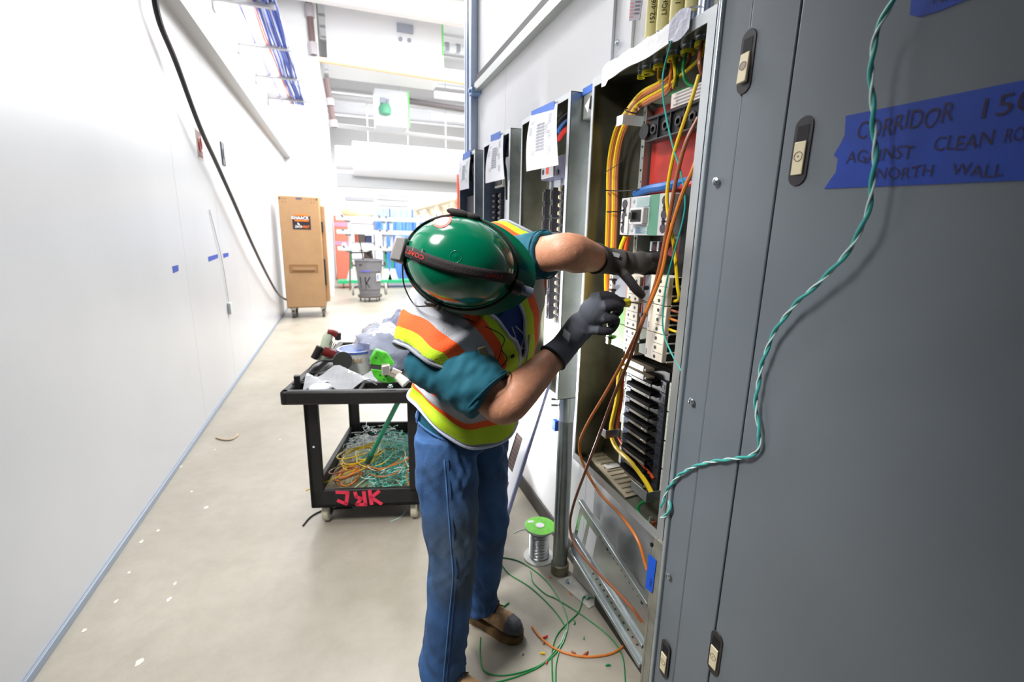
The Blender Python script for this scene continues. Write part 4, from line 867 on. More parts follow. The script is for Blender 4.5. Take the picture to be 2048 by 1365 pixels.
# ================================================================= GREY CABINET (nearest, closed)
g = thing('grey_cabinet', 'tall closed blue-grey enamel panel cabinet filling the right foreground', 'cabinet', (.95, .5, 0))
yA, yB, yC = 1.03, .93, .80
MB().box((.9, -1.2, 0), (1.03, yA - .02, 3.2)).build('carcass', cab_grey, g)
MB().box((FX - .004, yB, .0), (.9, yA - .012, 3.2)).build('edge_trim', cab_grey, g, .006)
MB().box((FX - .012, yA - .012, .0), (.9, yA + .002, 3.2)).build('bright_edge', mat('edge_bright', (176, 186, 194), .22, .5), g, .004)
MB().box((FX - .008, yC + .002, .0), (.9, yB - .003, 3.2)).build('outer_frame', cab_grey, g, .003)
door = MB().box((FX - .008, -1.2, .0), (.9, yC - .002, 3.2)).build('door', cab_grey, g, .003)
lm = mat('latch_bezel', (44, 40, 44), .35)
def stadium(cy, cz, w, h, n=10):
    pts = []
    for i in range(n + 1): a = pi * i / n; pts.append((cy + w / 2 * math.cos(a), cz + h / 2 - w / 2 + w / 2 * math.sin(a)))
    for i in range(n + 1): a = pi + pi * i / n; pts.append((cy + w / 2 * math.cos(a), cz - h / 2 + w / 2 + w / 2 * math.sin(a)))
    return pts
for (pc, py, tilt, par) in ((1494, 124, .12, g), (1603, 303, 0, door), (1330, 1318, 0, g), (1431, 1307, 0, door)):
    p = at(pc, py, 'X', FX - .008); hh = .132; x = FX - .008; w = .041; K_ = 1.5
    lt = MB().poly([(x, a, c) for a, c in stadium(p.y, p.z, w, hh)], (-1, 0, 0), .003).build('latch', lm, par, .001)
    MB().box((x - .0036, p.y - .0125, p.z + .018), (x - .002, p.y + .0125, p.z + .048)).build('finger_well', mat('well_black', (6, 6, 6), .7), lt)
    M = Matrix.Translation((x - .004, p.y, p.z - .012)) @ Matrix.Rotation(tilt, 4, 'Y') @ Matrix.Rotation(-tilt * .6, 4, 'X')
    kp = MB().box((-.003 - tilt * .03, -.0125, -.033), (.001, .0125, .03), 0, M).build('slide', ivory, lt, .0015)
    ring = [M @ V((-.0034 - tilt * .03, .009 * math.cos(a), .009 * math.sin(a) + .002)) for a in [i * pi / 10 for i in range(20)]]
    MB().tube(ring, .0007, 5, closed=True).build('ring_mark', mat('ring_brown', (120, 104, 84), .5), lt)
    if tilt == 0:
        MB().add([M @ V((-.0033, y, z + .002)) for y, z in ((0, .0025), (.0016, 0), (0, -.0025), (-.0016, 0))], [(0, 1, 2, 3)]).build('centre_mark', ink_black, lt)
    else:
        MB().cyl(M @ V((-.0072, 0, .002)), M @ V((-.0045, 0, .002)), .008, 14).build('key_barrel', mat('barrel', (150, 140, 122), .4), lt)
for px, py in ((1432, 363), (1383, 803), (1337, 1152)):
    p = at(px, py, 'X', FX - .012)
    s = MB().lathe([(.0098, 0), (.0098, .003), (.006, .0062), (.001, .0068)], p, (-1, 0, 0), 12).build('cover_screw', zinc, g)
    MB().box((p.x - .0072, p.y - .0006, p.z - .005), (p.x - .0062, p.y + .0006, p.z + .005)).build('slot', black_pl, s)
# big blue tape with handwriting
x = FX - .0085
edge = [(1692, 232), (1690, 270), (1683, 285), (1668, 310), (1676, 318), (1672, 345), (1662, 358), (1649, 378)]
L0 = [at(a, c, 'X', x) for a, c in edge]
R0 = [at(2120, 146, 'X', x), at(2120, 358, 'X', x)]
tp = thing('lettered_tape', 'wide blue tape lettered CORRIDOR AGAINST CLEAN NORTH WALL on the grey cabinet', 'tape', L0[3])
MB().poly([(x, p.y, p.z) for p in L0] + [(x, R0[1].y, R0[1].z), (x, R0[0].y, R0[0].z)], (-1, 0, 0), .0008).build('tape', tape_blue, tp)
def hand(body, px0, py0, px1, py1, hpx, m=ink, par=tp, jit=.06):
    a = at(px0, py0, 'X', x); c = at(px1, py1, 'X', x); hh = at(px0, py0 - hpx, 'X', x).z - a.z
    text(body, 'lettering', hh / .7, (x - .0008, a.y, a.z), (0, c.y - a.y, c.z - a.z), (0, 0, 1), m, par, jit=jit, width=(c - a).length)
hand('CORRIDOR', 1713, 282, 1905, 243, 34); hand('150', 1962, 240, 2070, 222, 40)
hand('AGAINST', 1692, 329, 1825, 316, 24); hand('CLEAN', 1866, 305, 1984, 292, 28); hand('ROOM', 2008, 288, 2096, 278, 28)
hand('NORTH', 1752, 360, 1864, 354, 22); hand('WALL', 1902, 352, 2005, 354, 24)
tq = thing('lettered_tape', 'short blue tape at the very top of the grey cabinet, mostly cropped', 'tape', at(1880, 0, 'X', x))
MB().poly([at(a, c, 'X', x) for a, c in ((1826, -40), (1820, 30), (1840, 34), (1880, 22), (1945, -5), (1945, -60))], (-1, 0, 0), .0008).build('tape', tape_blue, tq)
hand('NPH', 1866, 10, 1930, -4, 16, par=tq)
# small blue tape wrapped on the open panel foot
a, c, d, e = [at(px, py, 'X', FX - .014) for px, py in ((1298, 1108), (1313, 1122), (1305, 1187), (1291, 1176))]
ts = thing('number_tape', 'small blue tape numbered 285 wrapped on the panel corner post', 'tape', a)
MB().poly([a, c, d, e], (-1, 0, 0), .001).build('tape', mat('tape_deep', (10, 84, 206), .6), ts)
text('285', 'lettering', .012, (FX - .0152, d.y + .009, d.z + .012), (0, -.12, 1), (0, 1, .1), ink, ts, width=.034)
# ================================================================= BELOW THE PANEL: STAND, CONDUIT, SPOOL, LEANING COVER
t = thing('vertical_conduit', 'fat galvanized conduit dropping from the second panel to the floor', 'conduit', (.955, 1.85, 0))
path = spline([(.955, 1.885, .93), (.955, 1.885, .7), (.955, 1.882, .5), (.948, 1.868, .36), (.942, 1.855, .25), (.942, 1.852, .1), (.942, 1.85, .0)], 5)
MB().tube(path, .037, 20).build('tube', mat('emt_large', (150, 158, 156), .26, .85, noise=(12, .2)), t)
MB().cyl((.955, 1.885, .85), (.955, 1.885, .925), .042, 20).cyl((.955, 1.885, .80), (.955, 1.885, .85), .0395, 20).build('connector', zinc, t)
for z in (.9, .87): MB().cyl((.915, 1.9, z), (.885, 1.91, z), .006, 8).build('set_screw', zinc, t)
MB().lathe([(.045, 0), (.045, .05), (.038, .055)], (.942, 1.85, 0), n=20).build('floor_collar', mat('collar_dirty', (150, 144, 122), .5, .5, noise=(20, .3)), t)
MB().box((.905, 1.90, .74), (.925, 1.93, .79)).build('blue_tape_scrap', tape_blue, t)
# angle bracket bolted to the floor
t = thing('floor_bracket', 'white steel angle bracket bolted to floor at the foot of the fat conduit', 'bracket', (.96, 1.68, 0))
brw = mat('bracket_dirty', (206, 204, 194), .5, noise=(18, .15))
MB().poly([(.90, 1.79, .0), (.985, 1.80, .0), (1.02, 1.60, .0), (.965, 1.585, .0)], (0, 0, 1), .006).build('foot_plate', brw, t, .001)
MB().poly([(.99, 1.80, .006), (1.022, 1.60, .006), (1.022, 1.60, .09), (.99, 1.80, .13)], (1, 0, 0), .006).build('upright', brw, t, .001)
for x, y in ((.945, 1.76), (.985, 1.64)):
    MB().lathe([(.014, 0), (.014, .004), (.008, .004), (.008, .012), (.002, .014)], (x, y, .006), n=8).build('anchor_bolt', zinc, t)
MB().box((1.0, .45, 0), (1.028, 1.6, .09)).build('floor_channel', mat('channel_dark', (48, 44, 40), .6, noise=(16, .4)), t)
# perforated galvanized sheet and rail below the open panel
shiny = mat('shiny_sheet', (196, 202, 202), .16, .9, noise=(5, .2))
t = thing('perforated_sheet', 'shiny galvanized perforated cover sheet leaning below the open panel', 'sheet', (.95, 1.4, .1))
A, B_, C_, D_ = at(1163, 1003, 'X', .955), at(1300, 1212, 'X', .905), at(1285, 1335, 'X', .905), at(1141, 1100, 'X', .955)
nrm = (B_ - A).cross(D_ - A).normalized(); nrm = nrm if nrm.x < 0 else -nrm
def sh(u, v): return A.lerp(B_, u).lerp(D_.lerp(C_, u), v)
holes = [(.08, .22, .12, .62), (.2, .34, .14, .5)]
# build the sheet as strips round two rectangular holes
b = MB(); us = [0, .05, .14, .19, .31, 1]; vs = [0, .18, .62, 1]
for i in range(5):
    for j in range(3):
        if j == 1 and i in (1, 3): continue
        b.add([sh(us[i], vs[j]), sh(us[i + 1], vs[j]), sh(us[i + 1], vs[j + 1]), sh(us[i], vs[j + 1])], [(0, 1, 2, 3)])
b.build('sheet', shiny, t)
for v, w in ((0, .02), (.66, .016), (.98, .016)):
    MB().bar(sh(0, v) + nrm * .004, sh(1, v) + nrm * .004, .02, w, up=nrm.cross(B_ - A)).build('fold', galv, t, .003)
b = MB()
for k in range(12):
    for v in (.1, .8): p = sh(.36 + k * .052, v); b.cyl(p + nrm * .0015, p + nrm * .003, .004, 8)
b.build('punched_hole', black_pl, t)
for u, v in ((.5, .05), (.95, .05)): p = sh(u, v); MB().lathe([(.007, 0), (.007, .004), (.002, .006)], p + nrm * .01, nrm, 10).build('screw', black_pl, t)
t = thing('plastic_sheet', 'translucent plastic sheet hanging between the panel bottom and lower sheet', 'sheet', (1.0, 1.3, .6))
rows = []
for i in range(13):
    u = i / 12; top = V((.99 + .01 * math.sin(i * 1.1), 1.64 - .5 * u, .72)); bot = V((.985 + .014 * math.sin(i * 1.7), 1.64 - .46 * u, .44 - .06 * u))
    rows += [top, top.lerp(bot, .5) + V((.008 * math.sin(i * 2.1), 0, 0)), bot]
MB().add(rows, [(i * 3 + j, i * 3 + j + 1, i * 3 + j + 4, i * 3 + j + 3) for i in range(12) for j in range(2)]).build('film', mat('clear_film', (225, 228, 230), .2, trans=.6, alpha=.55), t)
# corner post carrying the number tape
MB().box((FX - .012, 1.03, 0), (.9, 1.06, .74)).box((FX - .012, 1.0605, 0), (FX - .004, 1.072, .74)).build('corner_post', mat('post_olive', (150, 148, 136), .45, .25, noise=(14, .2)), p1, .002)
for z in (.70, .655): MB().lathe([(.007, 0), (.007, .006), (.002, .008)], (FX - .004, 1.085, z), (-1, 0, 0), 10).build('post_screw', black_pl, p1)
# wire spool
cx, cy = .885, 1.985
t = thing('wire_spool', 'spool of bare silver wire with a bright green label standing by the conduit', 'spool', (cx, cy, 0))
MB().lathe([(.01, 0), (.08, 0), (.08, .008), (.01, .008)], (cx, cy, 0), n=36).build('flange', mat('spool_grey', (190, 192, 188), .4, .3), t)
MB().lathe([(.01, .176), (.08, .176), (.08, .184), (.01, .184)], (cx, cy, 0), n=36).build('flange', mat('spool_grey', (190, 192, 188), .4, .3), t)
prof = [(.01, .008)]
for k in range(28): prof += [(.0485, .008 + k * .006), (.051 + .001 * (k % 3), .011 + k * .006)]
prof += [(.0485, .176), (.01, .176)]
MB().lathe(prof, (cx, cy, 0), n=32).build('wound_wire', mat('bare_wire', (200, 202, 204), .3, .8), t)
lb = MB().lathe([(.02, .1842), (.078, .1842), (.078, .1852), (.02, .1852)], (cx, cy, 0), n=36).build('green_label', mat('label_green', (110, 208, 52), .5, noise=(30, .12)), t)
MB().lathe([(.009, .1852), (.022, .1852), (.022, .187), (.009, .187)], (cx, cy, 0), n=24).build('hub_ring', mat('label_white', (232, 232, 230), .5), t)
MB().lathe([(.0005, .1856), (.009, .1856), (.0005, .186)], (cx, cy, 0), n=16).build('bore', black_pl, t)
MB().box((-.018, -.009, .1853), (.012, .009, .1857), 0, Matrix.Translation((cx - .03, cy + .045, 0)) @ Matrix.Rotation(-.2, 4, 'Z')).build('print_patch', mat('label_white', (232, 232, 230), .5), lb)
# panel cover leaning on the second panel behind the electrician
t = thing('panel_cover', 'long white panel cover with cutouts leaning against the second panel behind the electrician', 'cover', (.56, 1.87, 0))
lo = V((.555, 1.86, .005)); hi = V((.866, 1.86, 1.06)); lo2 = lo + V((.02, .62, 0)); hi2 = hi + V((0, .62, 0)); hi2.x = .866
n_ = (lo2 - lo).cross(hi - lo).normalized(); n_ = n_ if n_.x < 0 else -n_
def cv(u, v): return lo.lerp(lo2, u).lerp(hi.lerp(hi2, u), v)
covm = mat('cover_white', (214, 216, 222), .3, .2)
b = MB(); us = [0, .14, .28, .72, .86, 1]; vs = [0, .12, .45, .5, .66, .7, .9, 1]
for i in range(5):
    for j in range(7):
        if i in (1, 3) and j in (1, 3, 5): continue
        b.add([cv(us[i], vs[j]), cv(us[i + 1], vs[j]), cv(us[i + 1], vs[j + 1]), cv(us[i], vs[j + 1])], [(0, 1, 2, 3)])
b.build('face', covm, t)
MB().bar(cv(0, 0), cv(0, 1), .012, .016, up=n_).build('folded_edge', mat('cover_edge', (150, 156, 190), .35, .4), t, .002)
MB().add([cv(u, v) - n_ * .006 for u, v in ((.12, .1), (.3, .1), (.3, .47), (.12, .47), (.12, .49), (.3, .49), (.3, .67), (.12, .67))], [(0, 1, 2, 3), (4, 5, 6, 7)]).build('dark_insert', mat('insert_brown', (84, 70, 66), .6, wave=(60, .4)), t)
for v in (.06, .35): MB().cyl(cv(.04, v) + n_ * .002, cv(.04, v) + n_ * .008, .008, 10).build('screw_hole', black_pl, t)
# ---------- wires and scraps on the floor
def fwire(pxs, r, m, lab, n=8, z=None, name='wire_scrap'):
    pts = []
    for i, q in enumerate(pxs):
        p = at(q[0], q[1], 'Z', r + (q[2] if len(q) > 2 else 0)); pts.append(p)
    return tag(MB().tube(spline(pts, n), r, 7).build(name, m), lab, 'wire')
gw = w_gre
fwire([(1003, 1115), (1040, 1124), (1085, 1155), (1116, 1195), (1130, 1225), (1135, 1250), (1131, 1272), (1112, 1300), (1085, 1328), (1045, 1345), (1000, 1352), (968, 1342), (960, 1310), (961, 1276)], .0028, gw, 'long green wire curving from the spool round the boot toe')
fwire([(1003, 1130, ), (1020, 1150), (1060, 1175), (1100, 1212), (1125, 1245), (1132, 1268), (1118, 1300), (1085, 1330), (1050, 1348), (1008, 1362), (960, 1372)], .0028, gw, 'green wire starting nearest the leaning cover and ending below frame')
fwire([(1060, 1143), (1066, 1165), (1090, 1188), (1112, 1198), (1155, 1225), (1205, 1262), (1232, 1290), (1246, 1320), (1250, 1372)], .0028, gw, 'green wire arcing right beside the floor channel')
fwire([(1187, 1197, .01), (1168, 1194, .01), (1163, 1210), (1155, 1228), (1130, 1252), (1112, 1275), (1104, 1310), (1105, 1372)], .0028, gw, 'green wire hooked over the floor bracket')
fwire([(1132, 1262), (1122, 1290), (1112, 1330), (1111, 1372)], .0028, gw, 'short green wire running straight out of frame beside another')
fwire([(1003, 1217), (1018, 1206)], .004, gw, 'tiny green offcut beside the tan boot')
fwire([(1145, 1238), (1150, 1246), (1148, 1250)], .003, gw, 'bent green offcut under the crossing wires')
fwire([(1064, 1254), (1080, 1275), (1110, 1298), (1150, 1312), (1190, 1314), (1230, 1305), (1258, 1282), (1276, 1256, .02), (1284, 1243, .06)], .0045, w_ora, 'orange wire lying in an arc on the floor')
fwire([(606, 1052), (622, 1034), (645, 1022), (672, 1017), (704, 1015)], .005, w_blk, 'black cable offcut under the near cart wheel')
fwire([(780, 1044), (797, 1037), (806, 1030), (811, 1023)], .0025, w_pale, 'curled pale wire offcut under the cart')
fwire([(655, 1038), (662, 1035)], .003, w_yel, 'tiny yellow offcut at the cart wheel')
fwire([(432, 876), (446, 880), (462, 880), (473, 873), (476, 868)], .006, mat('strip_tan', (196, 172, 140), .6), 'curled tan strip on the floor near the left wall', name='curled_strip')
fwire([(1027, 1067), (1045, 1060), (1070, 1059)], .002, w_pale, 'thin pale wire strand beside the spool')
for k, (px, py, m, s, lab) in enumerate(((1091, 1275, w_red, 9, 'red and grey wire nut nearest the orange wire'), (1087, 1285, w_bro, 8, 'small brown offcut touching the orange wire'), (1085, 1307, w_yel, 8, 'yellow wire nut on the floor'), (1093, 1326, w_red, 6, 'tiny red scrap below the yellow wire nut'),
        (1147, 1306, w_bro, 8, 'brown scrap under the orange wire arc'), (1172, 1309, mat('rust_scrap', (150, 70, 46), .6), 11, 'larger rust brown scrap under the orange wire arc'), (1141, 1188, w_ora, 7, 'small orange scrap beside the floor bracket'), (1216, 1331, w_gre, 8, 'small green scrap near the floor channel'), (1167, 1277, w_gre, 6, 'tiny green scrap inside the wire loop'), (1101, 1156, w_red, 5, 'tiny red scrap in front of the conduit'), (1046, 1310, ink_black, 4, 'dark speck of debris beside the boots'))):
    p = at(px, py, 'Z', .004); r = s * .0008
    M = Matrix.Rotation(k * 1.3, 3, 'Z')
    tag(MB().tube([p + M @ V((-r * 1.6, 0, 0)), p, p + M @ V((r * 1.6, r * .5, .001))], [r * .5, r * .75, r * .35], 7).build('floor_scrap', m), lab, 'scrap')
# ---------- teal cord over the grey cabinet
def twisted(name, pts, r, lab):
    path = spline(pts, 10); t = thing(name, lab, 'cord', path[0])
    L = 0; prev = path[0]; pa = [[], []]
    up = V((0, 0, 1))
    for i, p in enumerate(path):
        L += (p - prev).length; prev = p
        tg = (path[min(i + 1, len(path) - 1)] - path[max(i - 1, 0)]).normalized(); R = frame(tg, (1, 0, 0))
        a = L * 2 * pi / .085
        for q in range(2): pa[q].append(p + R.col[0] * (r * .55 * math.cos(a + q * pi)) + R.col[1] * (r * .55 * math.sin(a + q * pi)))
    MB().tube(pa[0], r * .8, 8).build('teal_strand', mat('teal_light', (70, 176, 170), .4), t); MB().tube(pa[1], r * .45, 8).build('pale_strand', w_pale, t)
xs_ = FX - .03
twisted('twisted_wire', [at(px, py, 'X', x) for px, py, x in ((1815, -60, .82), (1788, 0, .82), (1757, 55, .82), (1745, 105, .82), (1743, 170, .822), (1747, 240, .825), (1750, 300, .828), (1745, 370, .83), (1733, 430, .833), (1705, 490, .836), (1655, 550, .84), (1595, 605, .845), (1555, 655, .85), (1530, 710, .852), (1516, 770, .855), (1512, 820, .856), (1519, 870, .858), (1516, 900, .86), (1492, 915, .862), (1450, 920, .864), (1400, 930, .866), (1360, 950, .866), (1335, 980, .866), (1322, 1015, .866))], .0042, 'teal and white twisted cord hanging across the closed grey cabinet')
twisted('twisted_wire', [at(px, py, 'X', .864) for px, py in ((1338, 1002), (1340, 1015), (1334, 1030), (1322, 1036))], .0042, 'short frayed end of teal twisted cord at the corner post')

# ================================================================= UTILITY CART
CA = math.radians(-14); cu = V((math.cos(CA), math.sin(CA), 0)); cvv = V((-math.sin(CA), math.cos(CA), 0))
CO = V((-.245, 2.60, 0))
CM = Matrix.Translation(CO) @ Matrix.Rotation(CA, 4, 'Z')          # local: x across (0...62), y along (0..1.05)
CW, CL = .62, 1.0
cart = thing('utility_cart', 'black plastic two-shelf utility cart piled with tools and wire', 'cart', CO, rz=CA)
cb = mat('cart_black', (20, 18, 18), .55, noise=(22, .35), bump=(90, .1))
def cbox(lo, hi, name, m=cb, bev=.006, par=cart): return MB().box(lo, hi, 0, CM).build(name, m, par, bev)
# lower shelf tray
zl0, zl1 = .125, .235
MB().box((0, 0, zl0), (CW, CL, zl0 + .03), 0, CM).box((0, 0, zl0), (CW, .03, zl1), 0, CM).box((0, CL - .03, zl0), (CW, CL, zl1), 0, CM).box((0, 0, zl0), (.03, CL, zl1), 0, CM).box((CW - .03, 0, zl0), (CW, CL, zl1), 0, CM).build('lower_shelf', cb, cart, .008)
# upper shelf with raised rim and tool compartments
zu0, zu1 = .775, .85
ex = .075
MB().box((-ex, -.1, zu0 + .01), (CW + ex, CL + .04, zu0 + .035), 0, CM).box((-ex, -.1, zu0), (CW + ex, -.055, zu1), 0, CM).box((-ex, CL, zu0), (CW + ex, CL + .04, zu1), 0, CM).box((-ex, -.1, zu0), (-ex + .045, CL + .04, zu1), 0, CM).box((CW + ex - .045, -.1, zu0), (CW + ex, CL + .04, zu1), 0, CM).build('upper_shelf', cb, cart, .012)
MB().box((-ex, .06, zu0 + .03), (CW + ex, .085, zu1 - .004), 0, CM).box((.3, -.07, zu0 + .03), (.32, .07, zu1 - .006), 0, CM).build('divider', cb, cart, .006)
for x in (0, CW - .075):
    for y in (0, CL - .09):
        MB().box((x, y, zl0 + .02), (x + .075, y + .03, zu0 + .02), 0, CM).box((x if x == 0 else x + .045, y, zl0 + .02), ((x + .03) if x == 0 else x + .075, y + .09, zu0 + .02), 0, CM).build('post', cb, cart, .008)
MB().lathe([(.006, 0), (.006, -.002)], CM @ V((.04, -.001, .5)), CM.to_3x3() @ V((0, 1, 0)), 8).build('post_rivet', mat('sticker_white', (246, 246, 248), .5), cart)
for x, y in ((.06, .09), (CW - .06, .09), (.06, CL - .1), (CW - .06, CL - .1)):
    c = MB().box((x - .03, y - .03, .115), (x + .03, y + .03, .127), 0, CM).box((x - .026, y - .02, .04), (x - .022, y + .02, .118), 0, CM).box((x + .022, y - .02, .04), (x + .026, y + .02, .118), 0, CM).build('caster', mat('caster_dark', (60, 58, 56), .4, .5), cart)
    a = CM @ V((x - .018, y, .0635)); d = CM @ V((x + .018, y, .0635)); ax = (d - a).normalized()
    MB().lathe([(.03, 0), (.056, 0), (.0625, .006), (.0625, .03), (.056, .036), (.03, .036)], a, ax, 26).build('wheel', mat('wheel_cream', (206, 200, 178), .6), c)
    MB().lathe([(.004, .002), (.036, .002), (.036, .034), (.004, .034)], a, ax, 20).build('wheel_hub', black_pl, c)
# pink spray letters on the lower lip
pink = mat('spray_pink', (232, 52, 84), .6)
fx = CM.to_3x3() @ V((1, 0, 0))
def stroke(pts, w):
    b = MB()
    for (x0, z0), (x1, z1) in zip(pts, pts[1:]):
        d = V((x1 - x0, 0, z1 - z0)).normalized(); n = V((-d.z, 0, d.x)) * w / 2; d *= w * .3
        q = [V((x0, 0, z0)) - d + n, V((x0, 0, z0)) - d - n, V((x1, 0, z1)) + d - n, V((x1, 0, z1)) + d + n]
        b.add([CM @ V((p.x, -.0012, p.z)) for p in q], [(0, 1, 2, 3)])
    return b
zb, ztp = zl0 + .012, zl1 - .004
for pts in ([(.145, ztp - .008), (.205, ztp - .012), (.192, zb + .012), (.15, zb + .034)], [(.245, ztp - .014), (.25, ztp - .04), (.275, ztp - .05), (.252, zb + .006), (.3, zb + .004)], [(.293, ztp - .012), (.298, zb + .004)], [(.325, ztp - .006), (.332, zb + .006)], [(.375, ztp - .01), (.332, (zb + ztp) / 2), (.385, zb + .006)]):
    stroke(pts, .02).build('spray_letter', pink, cart)
# cardboard on the lower shelf
tag(MB().box((.035, .035, zl0 + .032), (CW - .035, .7, zl0 + .045), 0, CM).build('cardboard', mat('cardboard', (170, 160, 120), .8, noise=(14, .25)), None, .003), 'flattened cardboard sheet under the wire heap on the lower cart shelf', 'cardboard')
# teal shreds and clear shreds: nobody could count these
def shreds(name, lab, cx, cy, sx, sy, h, n, mats_, r, rnd):
    b = MB()
    for k in range(n):
        a = rnd.uniform(0, 2 * pi); q = math.sqrt(rnd.random())
        x, y = cx + sx * q * math.cos(a), cy + sy * q * math.sin(a); z = zl0 + .05 + rnd.random() * h * (1.15 - q)
        ang = rnd.uniform(0, 2 * pi); L = rnd.uniform(.06, .17); cur = rnd.uniform(-2.2, 2.2); p = V((x, y, z)); pts = []
        dz = rnd.uniform(-.25, .35)
        for s in range(6):
            pts.append(CM @ V((min(max(p.x, .04), CW - .04), min(max(p.y, .04), CL), max(p.z, zl0 + .048))))
            p = p + V((math.cos(ang), math.sin(ang), dz)) * L / 5; ang += cur / 4; dz -= .12
        b.tube(pts, r, 4, rnd.randrange(len(mats_)))
    tag(b.build(name, mats_), lab, 'wire shreds', kind='stuff')
rnd = random.Random(3)
shreds('teal_shreds', 'tangled heap of teal cord shreds on the lower cart shelf', .42, .36, .19, .3, .27, 620, [mat('shred_teal', (84, 212, 192), .5), mat('shred_teal_dark', (36, 160, 146), .5), mat('shred_pale', (206, 244, 234), .5)], .0022, rnd)
shreds('clear_shreds', 'loose curls of clear white strands behind the coils on the lower cart shelf', .22, .62, .2, .22, .2, 190, [mat('shred_white', (228, 236, 234), .4)], .002, rnd)
def coil(name, lab, cx, cy, rad, z, turns, m, r, rnd, tails=()):
    pts = []
    N = int(turns * 14)
    for i in range(N):
        a = i * 2 * pi / 14; rr = rad * (1 + .16 * math.sin(a * .37 + 1) + rnd.uniform(-.03, .03))
        pts.append(CM @ V((cx + rr * math.cos(a) + .02 * math.sin(i * .21), cy + rr * 1.15 * math.sin(a), z + .022 * math.sin(a + i * .05) + .018 * i / N * 3)))
    o = MB().tube(spline([CM @ V(q) for q in tails] + pts, 3), r, 6).build(name, m)
    return tag(o, lab, 'wire coil')
zc = zl0 + .11
coil('wire_coil', 'loose yellow wire coil on the lower cart shelf with tail hanging out', .2, .3, .1, zc + .03, 4, w_yel, .0038, rnd, [(-.03, .02, zl0 + .1), (.04, .06, zl0 + .115), (.13, .12, zc + .02)])
coil('wire_coil', 'loose orange wire coil on the lower cart shelf, larger right-hand one', .38, .26, .12, zc + .02, 3, w_ora, .0038, rnd, [(.56, .06, zl0 + .06), (.52, .1, zc)])
coil('wire_coil', 'brown wire coil on the lower cart shelf, under the yellow one', .16, .2, .085, zc - .02, 4, w_bro, .0038, rnd)
coil('wire_coil', 'small orange wire coil at the front left of the lower cart shelf', .17, .16, .06, zc - .015, 3, mat('orange_bright', (232, 132, 34), .4), .004, rnd)
coil('wire_coil', 'second yellow wire coil lying over the orange one on the lower shelf', .3, .3, .11, zc + .05, 2, mat('yellow_bright', (232, 206, 60), .4), .0036, rnd)
# green pole through the cart
t = thing('green_pole', 'green pole standing on the lower cart shelf and leaning against the upper shelf', 'pole', CM @ V((.2, .2, zl0)))
pa_ = at(735, 925, 'Y', 2.72); pb_ = at(806, 785, 'Y', 2.40)
pa_.z = max(pa_.z, zl0 + .05)
MB().tube([pa_, pb_], .0135, 14).build('shaft', mat('pole_green', (14, 140, 104), .35), t)
MB().tube([pa_, pa_.lerp(pb_, .12)], .017, 12).build('tip', mat('pole_dark', (12, 84, 70), .5), t)
# ---------- things on the upper shelf
zs = zu0 + .036
# reciprocating saw: red and pale body with dark grip
sawr = mat('tool_red', (120, 30, 30), .45); sawc = mat('tool_cream', (206, 216, 190), .45)
t = thing('power_saw', 'red and pale green power saw standing in the left of the cart tray', 'power tool', CM @ V((.14, .5, zs)))
def P3(px, py, y): return at(px, py, 'Y', y)
ys_ = 3.02
MB().tube(spline([P3(640, 722, ys_), P3(650, 700, ys_), P3(655, 676, ys_), P3(660, 664, ys_)], 5), [.02, .03, .034, .036, .036, .034, .034, .033, .032, .03, .03, .028, .026, .024, .022, .02], 12, el=.7).build('body', sawc, t)
MB().tube(spline([P3(655, 664, ys_), P3(668, 666, ys_), P3(674, 672, ys_)], 5), .02, 10).build('top_housing', sawr, t)
MB().tube(spline([P3(676, 666, ys_), P3(676, 680, ys_)], 3), .018, 10).build('chuck', black_pl, t)
MB().tube(spline([P3(646, 702, ys_ - .02), P3(658, 706, ys_ - .02), P3(672, 710, ys_ - .02)], 5), .028, 10, el=.8).build('lower_housing', sawr, t)
MB().tube(spline([P3(640, 694, ys_ - .03), P3(634, 706, ys_ - .03), P3(628, 717, ys_ - .03)], 5), .021, 10).build('side_grip', black_soft, t)
b = MB()
for q in range(4): p = P3(659 + q * 3, 690 + q * 2, ys_ - .045); b.bar(p, p + V((.012, 0, .025)), .004, .004)
b.build('vent_slot', black_pl, t)
# black strap wrench / ratchet
t = thing('cable_cutter', 'black handled cable cutting tool with round head on the cart tray', 'tool', CM @ V((.25, .25, zs)))
yk = 2.78
MB().lathe([(.004, -.02), (.05, -.02), (.055, 0), (.05, .02), (.004, .02)], P3(685, 722, yk), (.2, -1, .3), 20).build('head', black_pl, t)
MB().tube(spline([P3(674, 733, yk), P3(662, 742, yk - .02), P3(652, 752, yk - .04)], 4), .011, 8).build('handle', black_soft, t)
MB().tube(spline([P3(676, 722, yk), P3(660, 722, yk), P3(648, 721, yk)], 4), .009, 8).build('handle', black_soft, t)
t = thing('clip_tool', 'small black clip tool standing at the left rim of the cart tray', 'tool', P3(585, 745, 2.75))
p = CM @ V((-.02, .02, zu1))
MB().box((p.x - .02, p.y - .01, p.z - .03), (p.x + .01, p.y + .02, p.z + .05)).build('jaw', black_pl, t, .004)
MB().tube([p + V((-.03, 0, .005)), p + V((.05, .04, .01))], .005, 6).build('lever', black_pl, t)
tag(MB().tube(spline([P3(612, 748, 2.75), P3(628, 728, 2.8), P3(655, 720, 2.85), P3(672, 728, 2.8), P3(645, 742, 2.75), P3(622, 746, 2.72)], 6), .0035, 6).build('thin_lead', w_blk), 'thin black lead looping over the cart tray', 'lead')
# dark low contents in the tray
tag(MB().box((.0, .1, zs), (.2, .8, zs + .03), 0, CM).box((.02, .2, zs + .03), (.17, .72, zs + .045), 0, CM).build('tool_case', black_pl, None, .008), 'low black tool case lying along the left side of the cart tray', 'case')
